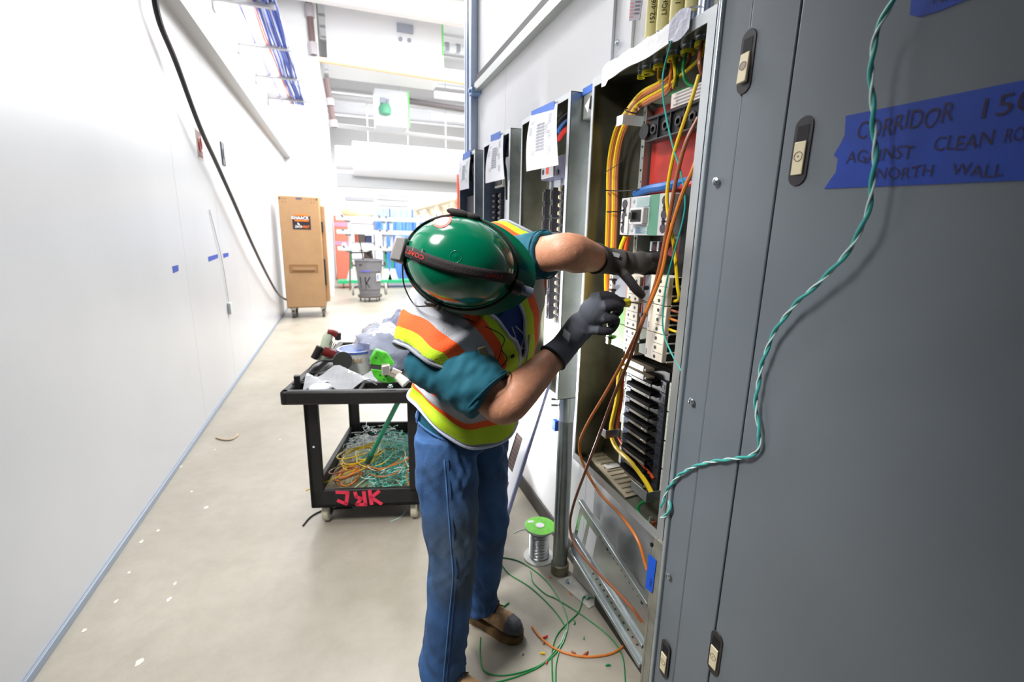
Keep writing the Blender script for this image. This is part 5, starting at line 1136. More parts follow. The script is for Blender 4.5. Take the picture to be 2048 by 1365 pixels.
# white bucket behind the bag
t = thing('tool_bag_tub', 'white tub with a blue rim line in the cart tray, behind the cutter', 'tub', CM @ V((.28, .42, zs)))
tubp = CM @ V((.2, .4, zs))
MB().lathe([(.004, 0), (.095, 0), (.11, .14), (.112, .145), (.1, .145), (.09, .02), (.004, .02)], tubp, n=30).build('tub', mat('tub_white', (226, 226, 222), .5), t)
MB().lathe([(.1105, .132), (.1135, .132), (.1135, .142), (.111, .142)], tubp, n=30).build('rim_line', mat('rim_blue', (60, 90, 170), .5), t)
bb = MB()
for k in range(8): a = 4.3 + k * .09; bb.box((-.003, 0, .08), (.003, .002, .1 + .006 * (k % 2)), 0, Matrix.Translation((tubp.x, tubp.y, tubp.z)) @ Matrix.Rotation(a + pi / 2, 4, 'Z') @ Matrix.Translation((0, -.1075, 0)))
bb.build('print_mark', mat('print_tan', (176, 150, 120), .6), t)
# plastic bags
bagm = mat('clear_bag', (244, 246, 252), .14, trans=.2, alpha=.5, bump=(16, .5)); bagg = mat('grey_bag', (178, 184, 204), .14, trans=.25, alpha=.78, bump=(14, .7))
def bag(name, lab, c, rad, m, seed, flat=0):
    rr = random.Random(seed); b = MB(); b.ell((0, 0, 0), (1, 1, 1), n=26, k=15)
    ph = [rr.uniform(0, 6) for _ in range(6)]
    out = []
    for v in b.v:
        f = 1 + .13 * math.sin(4 * v.x + ph[0] + 2 * v.z) + .1 * math.sin(6 * v.y + ph[1]) + .07 * math.sin(9 * v.z + 5 * v.x + ph[2]) + .05 * math.sin(13 * v.x + 11 * v.y + ph[3])
        p = V((v.x * rad[0] * f, v.y * rad[1] * f, max(v.z, -.75) * rad[2] * f))
        out.append(CM @ (V(c) + p))
    b.v = out
    return tag(b.build(name, m, None, 0, 60), lab, 'bag')
bag('plastic_bag', 'large crumpled grey plastic bag heaped at the back of the cart tray', (.33, .55, zs + .12), (.2, .26, .13), bagg, 1)
bag('plastic_bag', 'smaller bluish plastic bag behind the large one on the cart', (.42, .88, zs + .15), (.17, .14, .13), mat('blue_bag', (150, 158, 190), .2, trans=.2, alpha=.85, bump=(14, .7)), 2)
# flat clear bag over the front edge
rows = []
for i in range(13):
    for j in range(9):
        u, v = i / 12, j / 8
        x = .02 + .36 * u; y = -.045 + .17 * v * (1 - .3 * u) + .05 * u
        z = zs + .02 + .035 * math.sin(u * 5 + v * 3) ** 2 + .02 * math.sin(9 * u + 4 * v) + .045 * v
        rows.append(CM @ V((x, y, max(z, zs + .004))))
tag(MB().add(rows, [(i * 9 + j, i * 9 + j + 1, (i + 1) * 9 + j + 1, (i + 1) * 9 + j) for i in range(12) for j in range(8)]).build('clear_bag', bagm), 'flat clear plastic bag spread over the front compartment of the cart tray', 'bag')
tag(MB().ell(CM @ V((.1, -.01, zs + .025)), (.06, .04, .03)).build('white_bag', mat('white_bag', (232, 236, 246), .3, bump=(30, .6))), 'small bunched white plastic bag at the front left corner of the cart', 'bag')
# green band cutter and chrome fitting near the electrician
gsw = mat('tool_green', (76, 190, 44), .45, noise=(26, .25))
t = thing('band_cutter', 'bright green power tool with grey centre lying at the right of the cart tray', 'power tool', CM @ V((.5, .1, zs)))
yk = 2.40
MB().poly([P3(x, y, yk) for x, y in ((740, 720), (752, 700), (775, 708), (790, 728), (780, 735), (741, 730))], (0, 1, .0), .05).build('upper_shell', gsw, t, .006)
MB().poly([P3(x, y, yk) for x, y in ((741, 738), (770, 742), (790, 756), (793, 764), (778, 768), (758, 764), (748, 754))], (0, 1, 0), .05).build('lower_shell', gsw, t, .006)
MB().poly([P3(x, y, yk + .005) for x, y in ((739, 728), (770, 730), (772, 742), (740, 740))], (0, 1, 0), .05).build('centre_band', mat('tool_grey', (66, 64, 66), .5), t, .004)
for x, y in ((752, 716), (760, 751), (773, 753), (768, 760)): p = P3(x, y, yk - .002); MB().cyl(p, p + V((0, .005, 0)), .004, 8).build('screw', black_pl, t)
t = thing('steel_fitting', 'pale metal square and round pipe fitting beside the green tool on the cart', 'fitting', CM @ V((.56, .05, zs)))
stl = mat('fitting_steel', (200, 192, 180), .3, .7)
p = P3(772, 738, 2.36)
MB().box((p.x - .022, p.y - .02, p.z - .03), (p.x + .02, p.y + .03, p.z + .022), 0).build('square_end', stl, t, .006)
MB().tube([P3(782, 744, 2.35), P3(800, 752, 2.34)], .024, 14).build('barrel', stl, t)
p = P3(812, 768, 2.30); MB().tube([P3(795, 752, 2.33), p], [.02, .026], 14).build('round_end', mat('fitting_clear', (226, 224, 214), .2, .3), t)
tag(MB().box((.44, .02, zs), (.47, .05, zs + .02), 0, CM).box((.445, .025, zs + .02), (.465, .045, zs + .028), 0, CM).build('small_nut', zinc, None, .003), 'tiny silver nut in the front right compartment of the cart', 'nut')
# ================================================================= THE ELECTRICIAN
from mathutils import noise as mnoise
from mathutils.bvhtree import BVHTree
CR, CU, CB = V((.94297, -.33223, .02083)), V((.05415, .21483, .97515)), V((-.32845, -.91841, .22057))   # camera right / up / back
def remesh(mb, vox, smooth=6, adapt=0):
    me = bpy.data.meshes.new('tmp'); me.from_pydata([tuple(p) for p in mb.v], [], mb.f); me.update()
    bm = bmesh.new(); bm.from_mesh(me); bmesh.ops.recalc_face_normals(bm, faces=bm.faces); bm.to_mesh(me); bm.free()
    o = bpy.data.objects.new('tmp', me); COL.objects.link(o)
    m = o.modifiers.new('r', 'REMESH'); m.mode = 'VOXEL'; m.voxel_size = vox
    s = o.modifiers.new('s', 'SMOOTH'); s.factor = .5; s.iterations = smooth
    bpy.context.view_layer.update()
    out = bpy.data.meshes.new_from_object(o.evaluated_get(bpy.context.evaluated_depsgraph_get()))
    bpy.data.objects.remove(o); bpy.data.meshes.remove(me)
    return out
def snapshot(me): return [(v.co.copy(), v.normal.copy()) for v in me.vertices]
def setco(me, out):
    me.vertices.foreach_set('co', [c for p in out for c in p]); me.update()
def finish(me, name, mats, parent):
    me.materials.clear()
    for m in (mats if isinstance(mats, (list, tuple)) else [mats]): me.materials.append(m)
    me.name = name
    return link(me, name, parent, 0, 180)
def mask_mat(name, base, other, attr, rough=.8, noise=None, bump=None):
    m = mat(name, base, rough, noise=noise, bump=bump); nt = m.node_tree; b = nt.nodes['Principled BSDF']
    a = nt.nodes.new('ShaderNodeAttribute'); a.attribute_name = attr
    mx = nt.nodes.new('ShaderNodeMix'); mx.data_type = 'RGBA'
    src = b.inputs['Base Color'].links
    if src: nt.links.new(src[0].from_socket, mx.inputs[6])
    else: mx.inputs[6].default_value = rgb(base)
    mx.inputs[7].default_value = rgb(other)
    nt.links.new(a.outputs['Fac'], mx.inputs[0]); nt.links.new(mx.outputs[2], b.inputs['Base Color'])
    return m
def set_mask(me, attr, fn):
    a = me.attributes.new(attr, 'FLOAT', 'POINT')
    for i, v in enumerate(me.vertices): a.data[i].value = fn(v.co)
skin = mat('skin', (196, 138, 108), .5, noise=(60, .08), bump=(160, .12))
skin.node_tree.nodes['Principled BSDF'].inputs['Subsurface Weight'].default_value = .08
skin.node_tree.nodes['Principled BSDF'].inputs['Subsurface Radius'].default_value = (.01, .004, .002)
teal_sh = mat('teal_tshirt', (0, 80, 98), .85, bump=(420, .12))
lime = (172, 204, 22); orange = (232, 84, 22); silver = (158, 160, 168)
man = thing('person', 'person in green hard hat, lime vest, teal shirt and jeans bending toward the open panel', 'person', (.37, 1.53, 0))
# joints
Hc = V((.37, 1.55, 1.0)); fh = V((.62, -.785, 0)).normalized(); lh = V((.785, .62, 0)).normalized()
SL = V((.46, 1.42, 1.615)); SR = V((.215, 1.30, 1.385)); Mid = (SL + SR) / 2
ls = (SL - SR).normalized(); us = V((-.42, -.42, .62)); us = (us - ls * us.dot(ls)).normalized(); fs = ls.cross(us)
AO = -us * .06 + fs * .004
AL_S, AR_S = SL + AO - ls * .004, SR + AO + ls * .004
EL = dep(1128, 503, 1.33); WL_ = dep(1213, 522, 1.46)
ER = dep(1004, 818, 1.31); WR_ = dep(1128, 694, 1.41)
# hat frame
HA0 = (EYE - V((.285, 1.13, 1.575))).normalized()
HF = (CR * math.cos(math.radians(15)) - CU * math.sin(math.radians(15))); HF = (HF - HA0 * HF.dot(HA0)).normalized()
HA = (HA0 - HF * .10 + CU * .10).normalized(); HF = (HF - HA * HF.dot(HA)).normalized(); HY = HA.cross(HF)
RC = dep(924, 528, 1.24)                              # centre of the hat rim
def hat(x, y, z): return RC + HF * x + HY * y + HA * z
HR = Matrix((HF, HY, HA)).transposed()
# ---- spine sections : s, centre, left axis, half width, half depth
spine = [(-.02, V((.372, 1.555, .95)), lh, fh, .172, .122), (.06, V((.375, 1.55, 1.03)), lh, fh, .168, .122), (.15, V((.395, 1.525, 1.12)), lh.lerp(ls, .15), None, .168, .124), (.27, V((.42, 1.48, 1.24)), lh.lerp(ls, .45), None, .176, .13),
         (.38, V((.415, 1.435, 1.345)), lh.lerp(ls, .8), None, .19, .132), (.47, V((.382, 1.395, 1.43)), ls, None, .2, .125), (.53, Mid + us * .005, ls, None, .2, .108), (.56, Mid + us * .04 + fs * .01, ls, None, .165, .09), (.585, Mid + us * .07 + fs * .02, ls, None, .10, .074), (.6, Mid + us * .09 + fs * .03, ls, None, .07, .066)]
def section(s):
    for a, b in zip(spine, spine[1:]):
        if s <= b[0]: break
    t = max(0, min(1, (s - a[0]) / (b[0] - a[0]))); tt = t
    c = a[1].lerp(b[1], tt); l = a[2].lerp(b[2], tt).normalized()
    i = spine.index(a)
    up = (spine[min(i + 2, len(spine) - 1)][1] - spine[max(i - 1, 0)][1]).lerp(spine[min(i + 3, len(spine) - 1)][1] - spine[i][1], tt)
    up = (up - l * up.dot(l)).normalized(); f = l.cross(up)
    return c, l, f, a[4] + (b[4] - a[4]) * tt, a[5] + (b[5] - a[5]) * tt
def bump_w(s): return .098 * max(0, 1 - abs(s - .49) / .1) ** .6
def torso_ring(s, off, n, p=2.6, flare=0, cap=0):
    c, l, f, w, d = section(s); out = []
    w += cap * bump_w(s)
    for j in range(n):
        a = 2 * pi * j / n; ca, sa = math.cos(a), math.sin(a)
        x = math.copysign(abs(ca) ** (2 / p), ca) * (w + off + flare); y = math.copysign(abs(sa) ** (2 / p), sa) * (d + off + flare)
        if y > 0: y *= 1.06
        out.append((c + l * x + f * y, x, y))
    return out
def smoothline(keys, n):
    return spline([k[:3] for k in keys], n)
def limb(mb, pts, rad, n=16, sub=6, el=1):
    path = spline(pts, sub); rr = []
    for i in range(len(path)):
        q = i / (len(path) - 1) * (len(rad) - 1); k = min(int(q), len(rad) - 2); rr.append(rad[k] + (rad[k + 1] - rad[k]) * (q - k))
    return mb.tube(path, rr, n, el=el)
# ---- BODY : head, neck, arms, hands, trunk, legs in one surface
hipL, hipR = Hc + lh * .095 - V((0, 0, .06)), Hc - lh * .095 - V((0, 0, .06))
AL, AR = V((.474, 1.663, .11)), V((.262, 1.404, .11))
KL, KR = V((.482, 1.60, .53)), V((.305, 1.415, .54))
b = MB()
b.loft([[q[0] for q in torso_ring(s, -.02, 24)] for s in [-.02 + .62 * i / 16 for i in range(17)]])
limb(b, [Mid - us * .03, Mid + us * .06 + fs * .03, hat(-.015, 0, -.13), hat(-.005, 0, -.06)], [.07, .06, .058, .06])
b.ell(hat(.0, 0, -.045), (.098, .078, .105), HR, 20, 14)              # skull
b.ell(hat(.035, 0, -.125), (.062, .056, .06), HR, 16, 10)             # jaw
b.ell(hat(.075, 0, -.155), (.024, .028, .02), HR, 12, 8)              # chin
limb(b, [hat(.088, 0, -.055), hat(.112, 0, -.092), hat(.098, 0, -.102)], [.009, .015, .011], 10, 4)   # nose
for s in (-1, 1):
    b.ell(hat(-.005, s * .082, -.085), (.02, .009, .03), HR, 12, 8)   # ears
    b.ell(hat(.078, s * .032, -.045), (.018, .022, .01), HR, 12, 8)   # brow
    b.ell(hat(.068, s * .045, -.1), (.02, .018, .018), HR, 12, 8)     # cheek
b.ell(hat(.094, 0, -.124), (.01, .024, .006), HR, 12, 6); b.ell(hat(.091, 0, -.134), (.01, .02, .006), HR, 12, 6)   # lips
for S, E, W in ((AL_S, EL, WL_), (AR_S, ER, WR_)):
    fa = (W - E).normalized()
    limb(b, [S, S.lerp(E, .4), S.lerp(E, .8), E.lerp(W, .04), E.lerp(W, .28), E.lerp(W, .62), W, W + fa * .05], [.06, .056, .053, .054, .057, .046, .031, .026], 18, 8)
for Hp, K, A in ((hipL, KL, AL), (hipR, KR, AR)):
    limb(b, [Hp, Hp.lerp(K, .5), K, K.lerp(A, .35), A, A - V((0, 0, .05))], [.085, .075, .055, .052, .04, .035])
me = remesh(b, .007, 8)
body = finish(me, 'body', skin, man)
hair = mat('hair_brown', (70, 50, 36), .7, stretch=(1, 1, .2), bump=(300, .5))
hb_ = MB()
for i in range(9):
    pass
hb_.loft([[hat((.102 - .01 * (k > 2)) * math.cos(a), .082 * math.sin(a), .0 - .02 * k) for a in [pi * .36 + (1.28 * pi) * q / 20 for q in range(21)]] + [hat(.09 * math.cos(a), .072 * math.sin(a), .0 - .02 * k) for a in [pi * .36 + (1.28 * pi) * q / 20 for q in range(20, -1, -1)]] for k in range(5)])
hb_.build('hair', hair, man)
for s in (-1, 1):
    e = MB().ell(hat(.08, s * .032, -.062), (.011, .013, .011), HR, 14, 10).build('eye', mat('eye_white', (236, 232, 228), .2), man)
    MB().ell(hat(.0895, s * .032, -.063), (.003, .0055, .0055), HR, 10, 8).build('iris', mat('iris_brown', (60, 40, 28), .2), e)
# ---- JEANS
def denim_mask(p):
    k1 = (p - (KR + V((.05, -.06, .1)))).length; k2 = (p - (KR + V((.03, -.05, -.02)))).length
    return max(0, min(.85, 1.15 - k1 / .17)) if k1 < k2 else max(0, min(.85, 1.1 - k2 / .14))
denim = mask_mat('denim', (50, 92, 146), (70, 84, 96), 'dirt', .85, noise=(7, .28), bump=(300, .22))
b = MB()
b.loft([[q[0] for q in torso_ring(s, .004, 28)] for s in (-.06, -.02, .02, .06, .085)])
for Hp, K, A, sd in ((hipL, KL, AL, 1), (hipR, KR, AR, -1)):
    limb(b, [Hp + V((0, 0, .04)), Hp.lerp(K, .3), Hp.lerp(K, .65), K, K.lerp(A, .3), K.lerp(A, .65), A + V((0, 0, .03)), A - V((0, 0, .02))], [.105, .108, .1, .086, .082, .08, .079, .08, .083], 22, 6)
me = remesh(b, .007, 5)
out = []
for p, nv in snapshot(me):                              # cloth folds round knees, crotch and ankles
    A, K, Hp = (AR, KR, hipR) if (p - (AR + KR) / 2 * 1).dot(lh) < (Hc - (AR + KR) / 2).dot(lh) * .5 + .0 else (AL, KL, hipL)
    z = p.z; a = math.atan2(p.y - K.y, p.x - K.x)
    k1 = math.exp(-((z - .17) / .1) ** 2) + .9 * math.exp(-((z - K.z - .02) / .1) ** 2) + .8 * math.exp(-((z - .88) / .12) ** 2)
    w = (.004 + .011 * k1) * mnoise.noise(V((a * 1.1 + 5 * (K is KR), z * 17 + a * 1.6, 3.1))) + .004 * mnoise.noise(V((a * 2.2, z * 5, 9.3)))
    w += .006 * max(0, mnoise.noise(V((a * .9 + 7, z * 26 - a * 2.2, 1.7)))) * k1
    out.append(p + nv * w)
setco(me, out)
set_mask(me, 'dirt', denim_mask)
jeans = finish(me, 'jeans', denim, man)
seam = mat('denim_seam', (66, 108, 158), .85)
jbvh = BVHTree.FromPolygons([v.co.copy() for v in jeans.data.vertices], [tuple(p.vertices) for p in jeans.data.polygons])
def side_seam(Hp, K, A, ang, nm):
    pts = []; d = V((math.cos(ang), math.sin(ang), 0))
    for i in range(40):
        f = i / 39; p = Hp.lerp(K, f * 2) if f < .5 else K.lerp(A, f * 2 - 1)
        h = jbvh.ray_cast(p + d * .3, -d)
        if h[0]: pts.append(h[0] + d * .0006)
    MB().tube(spline(pts, 2), .0026, 6).build(nm, seam, jeans)
    MB().tube(spline([p + V((-d.y, d.x, 0)) * .012 for p in pts], 2), .0016, 6).build(nm, mat('denim_seam_dark', (30, 62, 106), .85), jeans)
side_seam(hipR, KR, AR, math.radians(258), 'side_seam')
c0 = torso_ring(.065, .012, 60)
MB().tube([q[0] for q in torso_ring(.045, .008, 60)], .0035, 6, closed=True).build('waistband_stitch', seam, jeans)
for j in (34, 40): 
    p0 = torso_ring(.085, .011, 60)[j][0]; p1 = torso_ring(.04, .011, 60)[j][0]
    MB().bar(p0, p1, .012, .004, up=(p0 - section(.06)[0])).build('belt_loop', mat('denim_loop', (40, 74, 122), .85), jeans)
pk = [torso_ring(s, .0125, 60)[j][0] for s, j in ((.045, 41), (.02, 42), (-.0, 44), (-.02, 47), (-.03, 50))]
MB().tube(spline(pk, 5), .003, 6).build('pocket_stitch', seam, jeans)
# ---- T-SHIRT
b = MB()
b.loft([[q[0] for q in torso_ring(s, .004, 28)] for s in [.03 + .545 * i / 18 for i in range(19)]])
for S, E, fr, r1 in ((AL_S, EL, .74, .068), (AR_S, ER, .82, .083)):
    d = (E - S).normalized()
    k_ = .026 if r1 > .07 else 0
    sh_ = (CU * -.042 + CR * -.022) if k_ else V((0, 0, 0))
    limb(b, [S - d * .03 + sh_, S + d * .02 + sh_, S.lerp(E, fr * .6) + sh_ * .3, S.lerp(E, fr)], [.07 + k_ * .3, .078 + k_ * .5, r1 + .004 + k_ * .2, r1], 22)
me = remesh(b, .007, 4)
out = []
for p, nv in snapshot(me):
    o_ = p
    for S, E, fr, r1 in ((AL_S, EL, .74, .068), (AR_S, ER, .82, .083)):
        d = (E - S); L = d.length; d.normalize(); t = (p - S).dot(d); q = p - S - d * t
        if q.length < .14 and t > .0:
            x = d.orthogonal().normalized(); a = math.atan2(q.dot(d.cross(x)), q.dot(x))
            o_ = p + nv * ((.008 * mnoise.noise(V((a * .8, t * 26 + a * 1.2, 5 + r1 * 90))) + .004 * mnoise.noise(V((a * 1.9, t * 50 - a, 2)))) * min(1, t / .05))
    out.append(o_)
setco(me, out)
shirt = finish(me, 't_shirt', teal_sh, man)
for S, E, fr, r1 in ((AL_S, EL, .74, .068), (AR_S, ER, .82, .083)):
    d = (E - S).normalized(); c = S.lerp(E, fr - .035); R = frame(d)
    MB().tube([c + R @ V(((r1 + .003) * math.cos(a), (r1 + .003) * math.sin(a), 0)) for a in [i * pi / 20 for i in range(40)]], .0022, 5, closed=True).build('sleeve_stitch', mat('shirt_stitch', (0, 74, 92), .85), shirt)
# ---- SAFETY VEST : quads round the trunk, striped by distance from its centre line
def vest_material():
    m = bpy.data.materials.new('safety_vest'); m.use_nodes = True; nt = m.node_tree; N = nt.nodes; L = nt.links; bs = N['Principled BSDF']
    bs.inputs['Roughness'].default_value = .75
    uv = N.new('ShaderNodeUVMap'); uv.uv_map = 'vest'; sp = N.new('ShaderNodeSeparateXYZ'); L.new(uv.outputs['UV'], sp.inputs[0])
    def ramp(stops, src):
        r = N.new('ShaderNodeValToRGB'); r.color_ramp.interpolation = 'CONSTANT'; e = r.color_ramp.elements
        e[0].position = 0; e[0].color = rgb(stops[0][1]); e[1].position = stops[1][0]; e[1].color = rgb(stops[1][1])
        for p, c in stops[2:]: k = e.new(p); k.color = rgb(c)
        L.new(src, r.inputs['Fac']); return r
    pale = (196, 204, 226)
    r1 = ramp([(0, pale), (.02, lime), (.30, orange), (.42, silver), (.67, orange), (.83, lime), (.93, (134, 138, 146))], sp.outputs['X'])   # x = lateral / .2, opening strip first
    r2 = ramp([(0, (134, 138, 146)), (.02, lime), (.13, orange), (.17, silver), (.26, orange), (.30, lime)], sp.outputs['Y'])
    gt = N.new('ShaderNodeMath'); gt.operation = 'LESS_THAN'; gt.inputs[1].default_value = .30; L.new(sp.outputs['Y'], gt.inputs[0])
    mx = N.new('ShaderNodeMix'); mx.data_type = 'RGBA'; L.new(gt.outputs[0], mx.inputs[0]); L.new(r1.outputs[0], mx.inputs[6]); L.new(r2.outputs[0], mx.inputs[7])
    tc = N.new('ShaderNodeTexCoord'); ck = N.new('ShaderNodeTexVoronoi'); ck.inputs['Scale'].default_value = 260; L.new(tc.outputs['Object'], ck.inputs['Vector'])
    bp = N.new('ShaderNodeBump'); bp.inputs['Strength'].default_value = .25; bp.inputs['Distance'].default_value = .002; L.new(ck.outputs['Distance'], bp.inputs['Height']); L.new(bp.outputs[0], bs.inputs['Normal'])
    L.new(mx.outputs[2], bs.inputs['Base Color']); return m
NS, NA = 96, 132
S0, S1 = .085, .588
vs = []; info = []
for i in range(NS + 1):
    s = S0 + (S1 - S0) * i / NS; f = i / NS
    ring = torso_ring(s, .017 + .012 * max(0, 1 - f * 2.2), NA, 2.5, .01 * max(0, 1 - f * 3), 1)
    c, l, fw, w_, d_ = section(s)
    for j, (p, x, y) in enumerate(ring):
        a = 2 * pi * j / NA
        wob = .006 * math.sin(a * 5 + f * 6) * (1 - f) + .004 * math.sin(a * 9 - f * 11) * (1 - .5 * f) + .003 * math.sin(f * 38 + 2.5 * math.sin(a * 2))
        n_ = (p - c).normalized(); dz = V((0, 0, 0))
        dz = V((0, 0, -(.012 * math.sin(a * 3 + 1) + .05 * max(-.6, math.sin(a + .5))) * max(0, 1 - f * 4)))
        vs.append(p + n_ * wob + dz); info.append((x, y, s))
faces = []
def openw(s): return .006 + max(0, s - .32) * .24 if s < .5 else .05 + (s - .5) * .2
for i in range(NS):
    for j in range(NA):
        q = [i * NA + j, i * NA + (j + 1) % NA, (i + 1) * NA + (j + 1) % NA, (i + 1) * NA + j]
        x = sum(info[k][0] for k in q) / 4; y = sum(info[k][1] for k in q) / 4; s = info[q[0]][2]
        if .33 < s < .425 and abs(x) > .188: continue                                  # armholes
        if .425 <= s < .51 and abs(x) > .19 + (s - .425) * .75: continue
        if s >= .51 and abs(x) > .262: continue
        if y > 0 and abs(x) < openw(s): continue                                        # front opening
        faces.append(q)
ec = {}
for q in faces:
    for a, b2 in zip(q, q[1:] + q[:1]): ec[tuple(sorted((a, b2)))] = ec.get(tuple(sorted((a, b2))), 0) + 1
nb = {}
for (a, b2), c in ec.items():
    if c == 1: nb.setdefault(a, []).append(b2); nb.setdefault(b2, []).append(a)
loops = []; seen = set()
for st0 in nb:
    if st0 in seen: continue
    lp = [st0]; seen.add(st0); cur = st0
    while True:
        nx = [k for k in nb[cur] if k not in seen]
        if not nx: break
        cur = nx[0]; seen.add(cur); lp.append(cur)
    if len(lp) > 24: loops.append(lp)
for lp in loops:
    n_ = len(lp)
    for _ in range(14):
        new = [(vs[lp[k - 1]] + vs[lp[k]] * 2 + vs[lp[(k + 1) % n_]]) / 4 for k in range(n_)]
        for k in range(n_): vs[lp[k]] = new[k]
me = bpy.data.meshes.new('safety_vest'); me.from_pydata([tuple(p) for p in vs], [], faces)
uvl = me.uv_layers.new(name='vest')
li = [0] * len(me.loops); me.loops.foreach_get('vertex_index', li); uvs = []
for vi in li:
    x, y, s = info[vi]
    u = abs(x) / .272
    if y > 0: u = max(0, (abs(x) - openw(s)) / .272) if abs(x) < openw(s) + .011 else u
    if s < .27: u = min(u, .25) if u > .02 else u
    uvs += [min(.999, u), min(1, max(0, (s - S0) / (S1 - S0)))]
uvl.data.foreach_set('uv', uvs)
me.materials.append(vest_material()); me.validate(); me.update()
vest = link(me, 'safety_vest', man, 0, 180)
sol = vest.modifiers.new('thick', 'SOLIDIFY'); sol.thickness = .004; sol.offset = 1
sub = vest.modifiers.new('soft', 'SMOOTH'); sub.factor = .5; sub.iterations = 3
for lp in loops:
    xs_l = [info[k][0] for k in lp]; arm = min(xs_l) * max(xs_l) > 0
    path = [vs[k] for k in lp][::2]
    MB().tube(path, .0052, 8, closed=True).build('arm_binding' if arm else 'front_binding', mat('vest_grey', (134, 138, 148), .7) if arm else mat('vest_pale', (190, 198, 222), .7), vest)
# tab, snap and zip on the vest front
def vest_pt(s, x, front=1, off=.03):
    best = min((q for q in torso_ring(s, off, 240, 2.5, 0, 1) if q[2] * front > 0), key=lambda q: abs(q[1] - x)); return best[0]
p = vest_pt(.5, -.14); q = vest_pt(.45, -.15)
MB().bar(p, q, .024, .006, up=(p - section(.47)[0])).build('shoulder_tab', mat('tab_olive', (116, 104, 78), .7), vest, .002)
p = vest_pt(.4, -.06, 1, .026); MB().lathe([(.007, 0), (.007, .003), (.003, .005)], p, (p - section(.4)[0]), 12).build('snap', black_pl, vest)
MB().tube(spline([vest_pt(s, .012 + openw(s) * .9, 1, .023) for s in (.1, .15, .25, .33, .4)], 5), .0035, 6).build('zip_edge', mat('zip_grey', (150, 146, 130), .5), vest)
# printed shirt front seen in the opening
blue_pr = mat('shirt_print', (14, 52, 120), .85); prw = mat('print_white', (190, 205, 225), .85)
pr = MB(); g = []
for i in range(9):
    for j in range(7): g.append(vest_pt(.34 + .16 * i / 8, -.05 + .1 * j / 6, 1, .0085))
pr.add(g, [(i * 7 + j, i * 7 + j + 1, (i + 1) * 7 + j + 1, (i + 1) * 7 + j) for i in range(8) for j in range(6)])
pr.build('chest_print', blue_pr, shirt)
for pts in ([(.46, -.04), (.42, -.04), (.41, -.03), (.42, -.015), (.46, -.015)], [(.45, .005), (.4, .02), (.37, .005), (.36, .03)], [(.39, -.04), (.37, -.02), (.38, .0)]):
    MB().tube(spline([vest_pt(s, x, 1, .0095) for s, x in pts], 5), .0022, 6).build('print_line', prw, shirt)
# ---- GLOVES
def glove(name, W, F_, joints, palm, cuff, lab_pts, knit, dark):
    b = MB(); fa = (W - F_).normalized()
    limb(b, [W - fa * .055, W, palm[0]], [.0455, .0405, .041], 18)
    for c, rad, M in palm[1]: b.ell(c, rad, M, 16, 10)
    for ch, r in joints: limb(b, ch, [r * 1.1, r * 1.05, r, r * .92], 12, 4); b.ell(ch[-1], (r * .92,) * 3, None, 10, 6)
    me = remesh(b, .0042, 3)
    tips = [p for ch, r in joints for p in spline(ch, 6)[5:]]
    set_mask(me, 'rubber', lambda p: 1.0 if min((p - t).length for t in tips) < .0182 else 0.0)
    m = mask_mat(name + '_knit', knit, dark, 'rubber', .85, bump=(500, .25))
    g = finish(me, 'glove', m, man)
    c = W - fa * .052; R = frame(fa)
    MB().tube([c + R @ V((.0445 * math.cos(a), .0445 * math.sin(a), 0)) for a in [i * pi / 16 for i in range(32)]], .003, 6, closed=True).build('cuff_hem', mat('cuff_hem', (24, 24, 26), .8), g)
    a, c2, d, e = lab_pts
    MB().add([a, c2, d, e], [(0, 1, 2, 3)]).build('label_patch', mat('glove_label', (150, 152, 156), .6), g)
    return g
D = dep
pm = [(D(1160, 655, 1.40), (.045, .03, .05), frame(D(1195, 598, 1.39) - D(1140, 680, 1.41))), (D(1188, 625, 1.385), (.046, .032, .045), frame(D(1195, 598, 1.39) - D(1140, 680, 1.41)))]
glove('right_glove', WR_, ER, [
    ([D(1182, 598, 1.385), D(1212, 592, 1.375), D(1232, 600, 1.385), D(1243, 608, 1.40)], .0145),
    ([D(1192, 618, 1.375), D(1222, 612, 1.365), D(1238, 617, 1.385), D(1232, 628, 1.41)], .0145),
    ([D(1192, 638, 1.38), D(1220, 638, 1.37), D(1232, 642, 1.39), D(1222, 648, 1.41)], .0135),
    ([D(1182, 660, 1.385), D(1208, 663, 1.38), D(1222, 660, 1.39), D(1232, 648, 1.41)], .0125),
    ([D(1165, 640, 1.42), D(1195, 615, 1.44), D(1225, 603, 1.435), D(1247, 603, 1.425)], .0145)],
    (D(1158, 655, 1.40), pm), None, [D(1128, 657, 1.345), D(1141, 668, 1.345), D(1138, 684, 1.35), D(1125, 672, 1.35)], (84, 88, 98), (34, 34, 42))
pm = [(D(1252, 528, 1.475), (.04, .028, .045), frame(D(1290, 525, 1.49) - D(1215, 522, 1.46), (0, 0, 1))), (D(1280, 525, 1.485), (.036, .026, .04), frame(D(1290, 525, 1.49) - D(1215, 522, 1.46), (0, 0, 1)))]
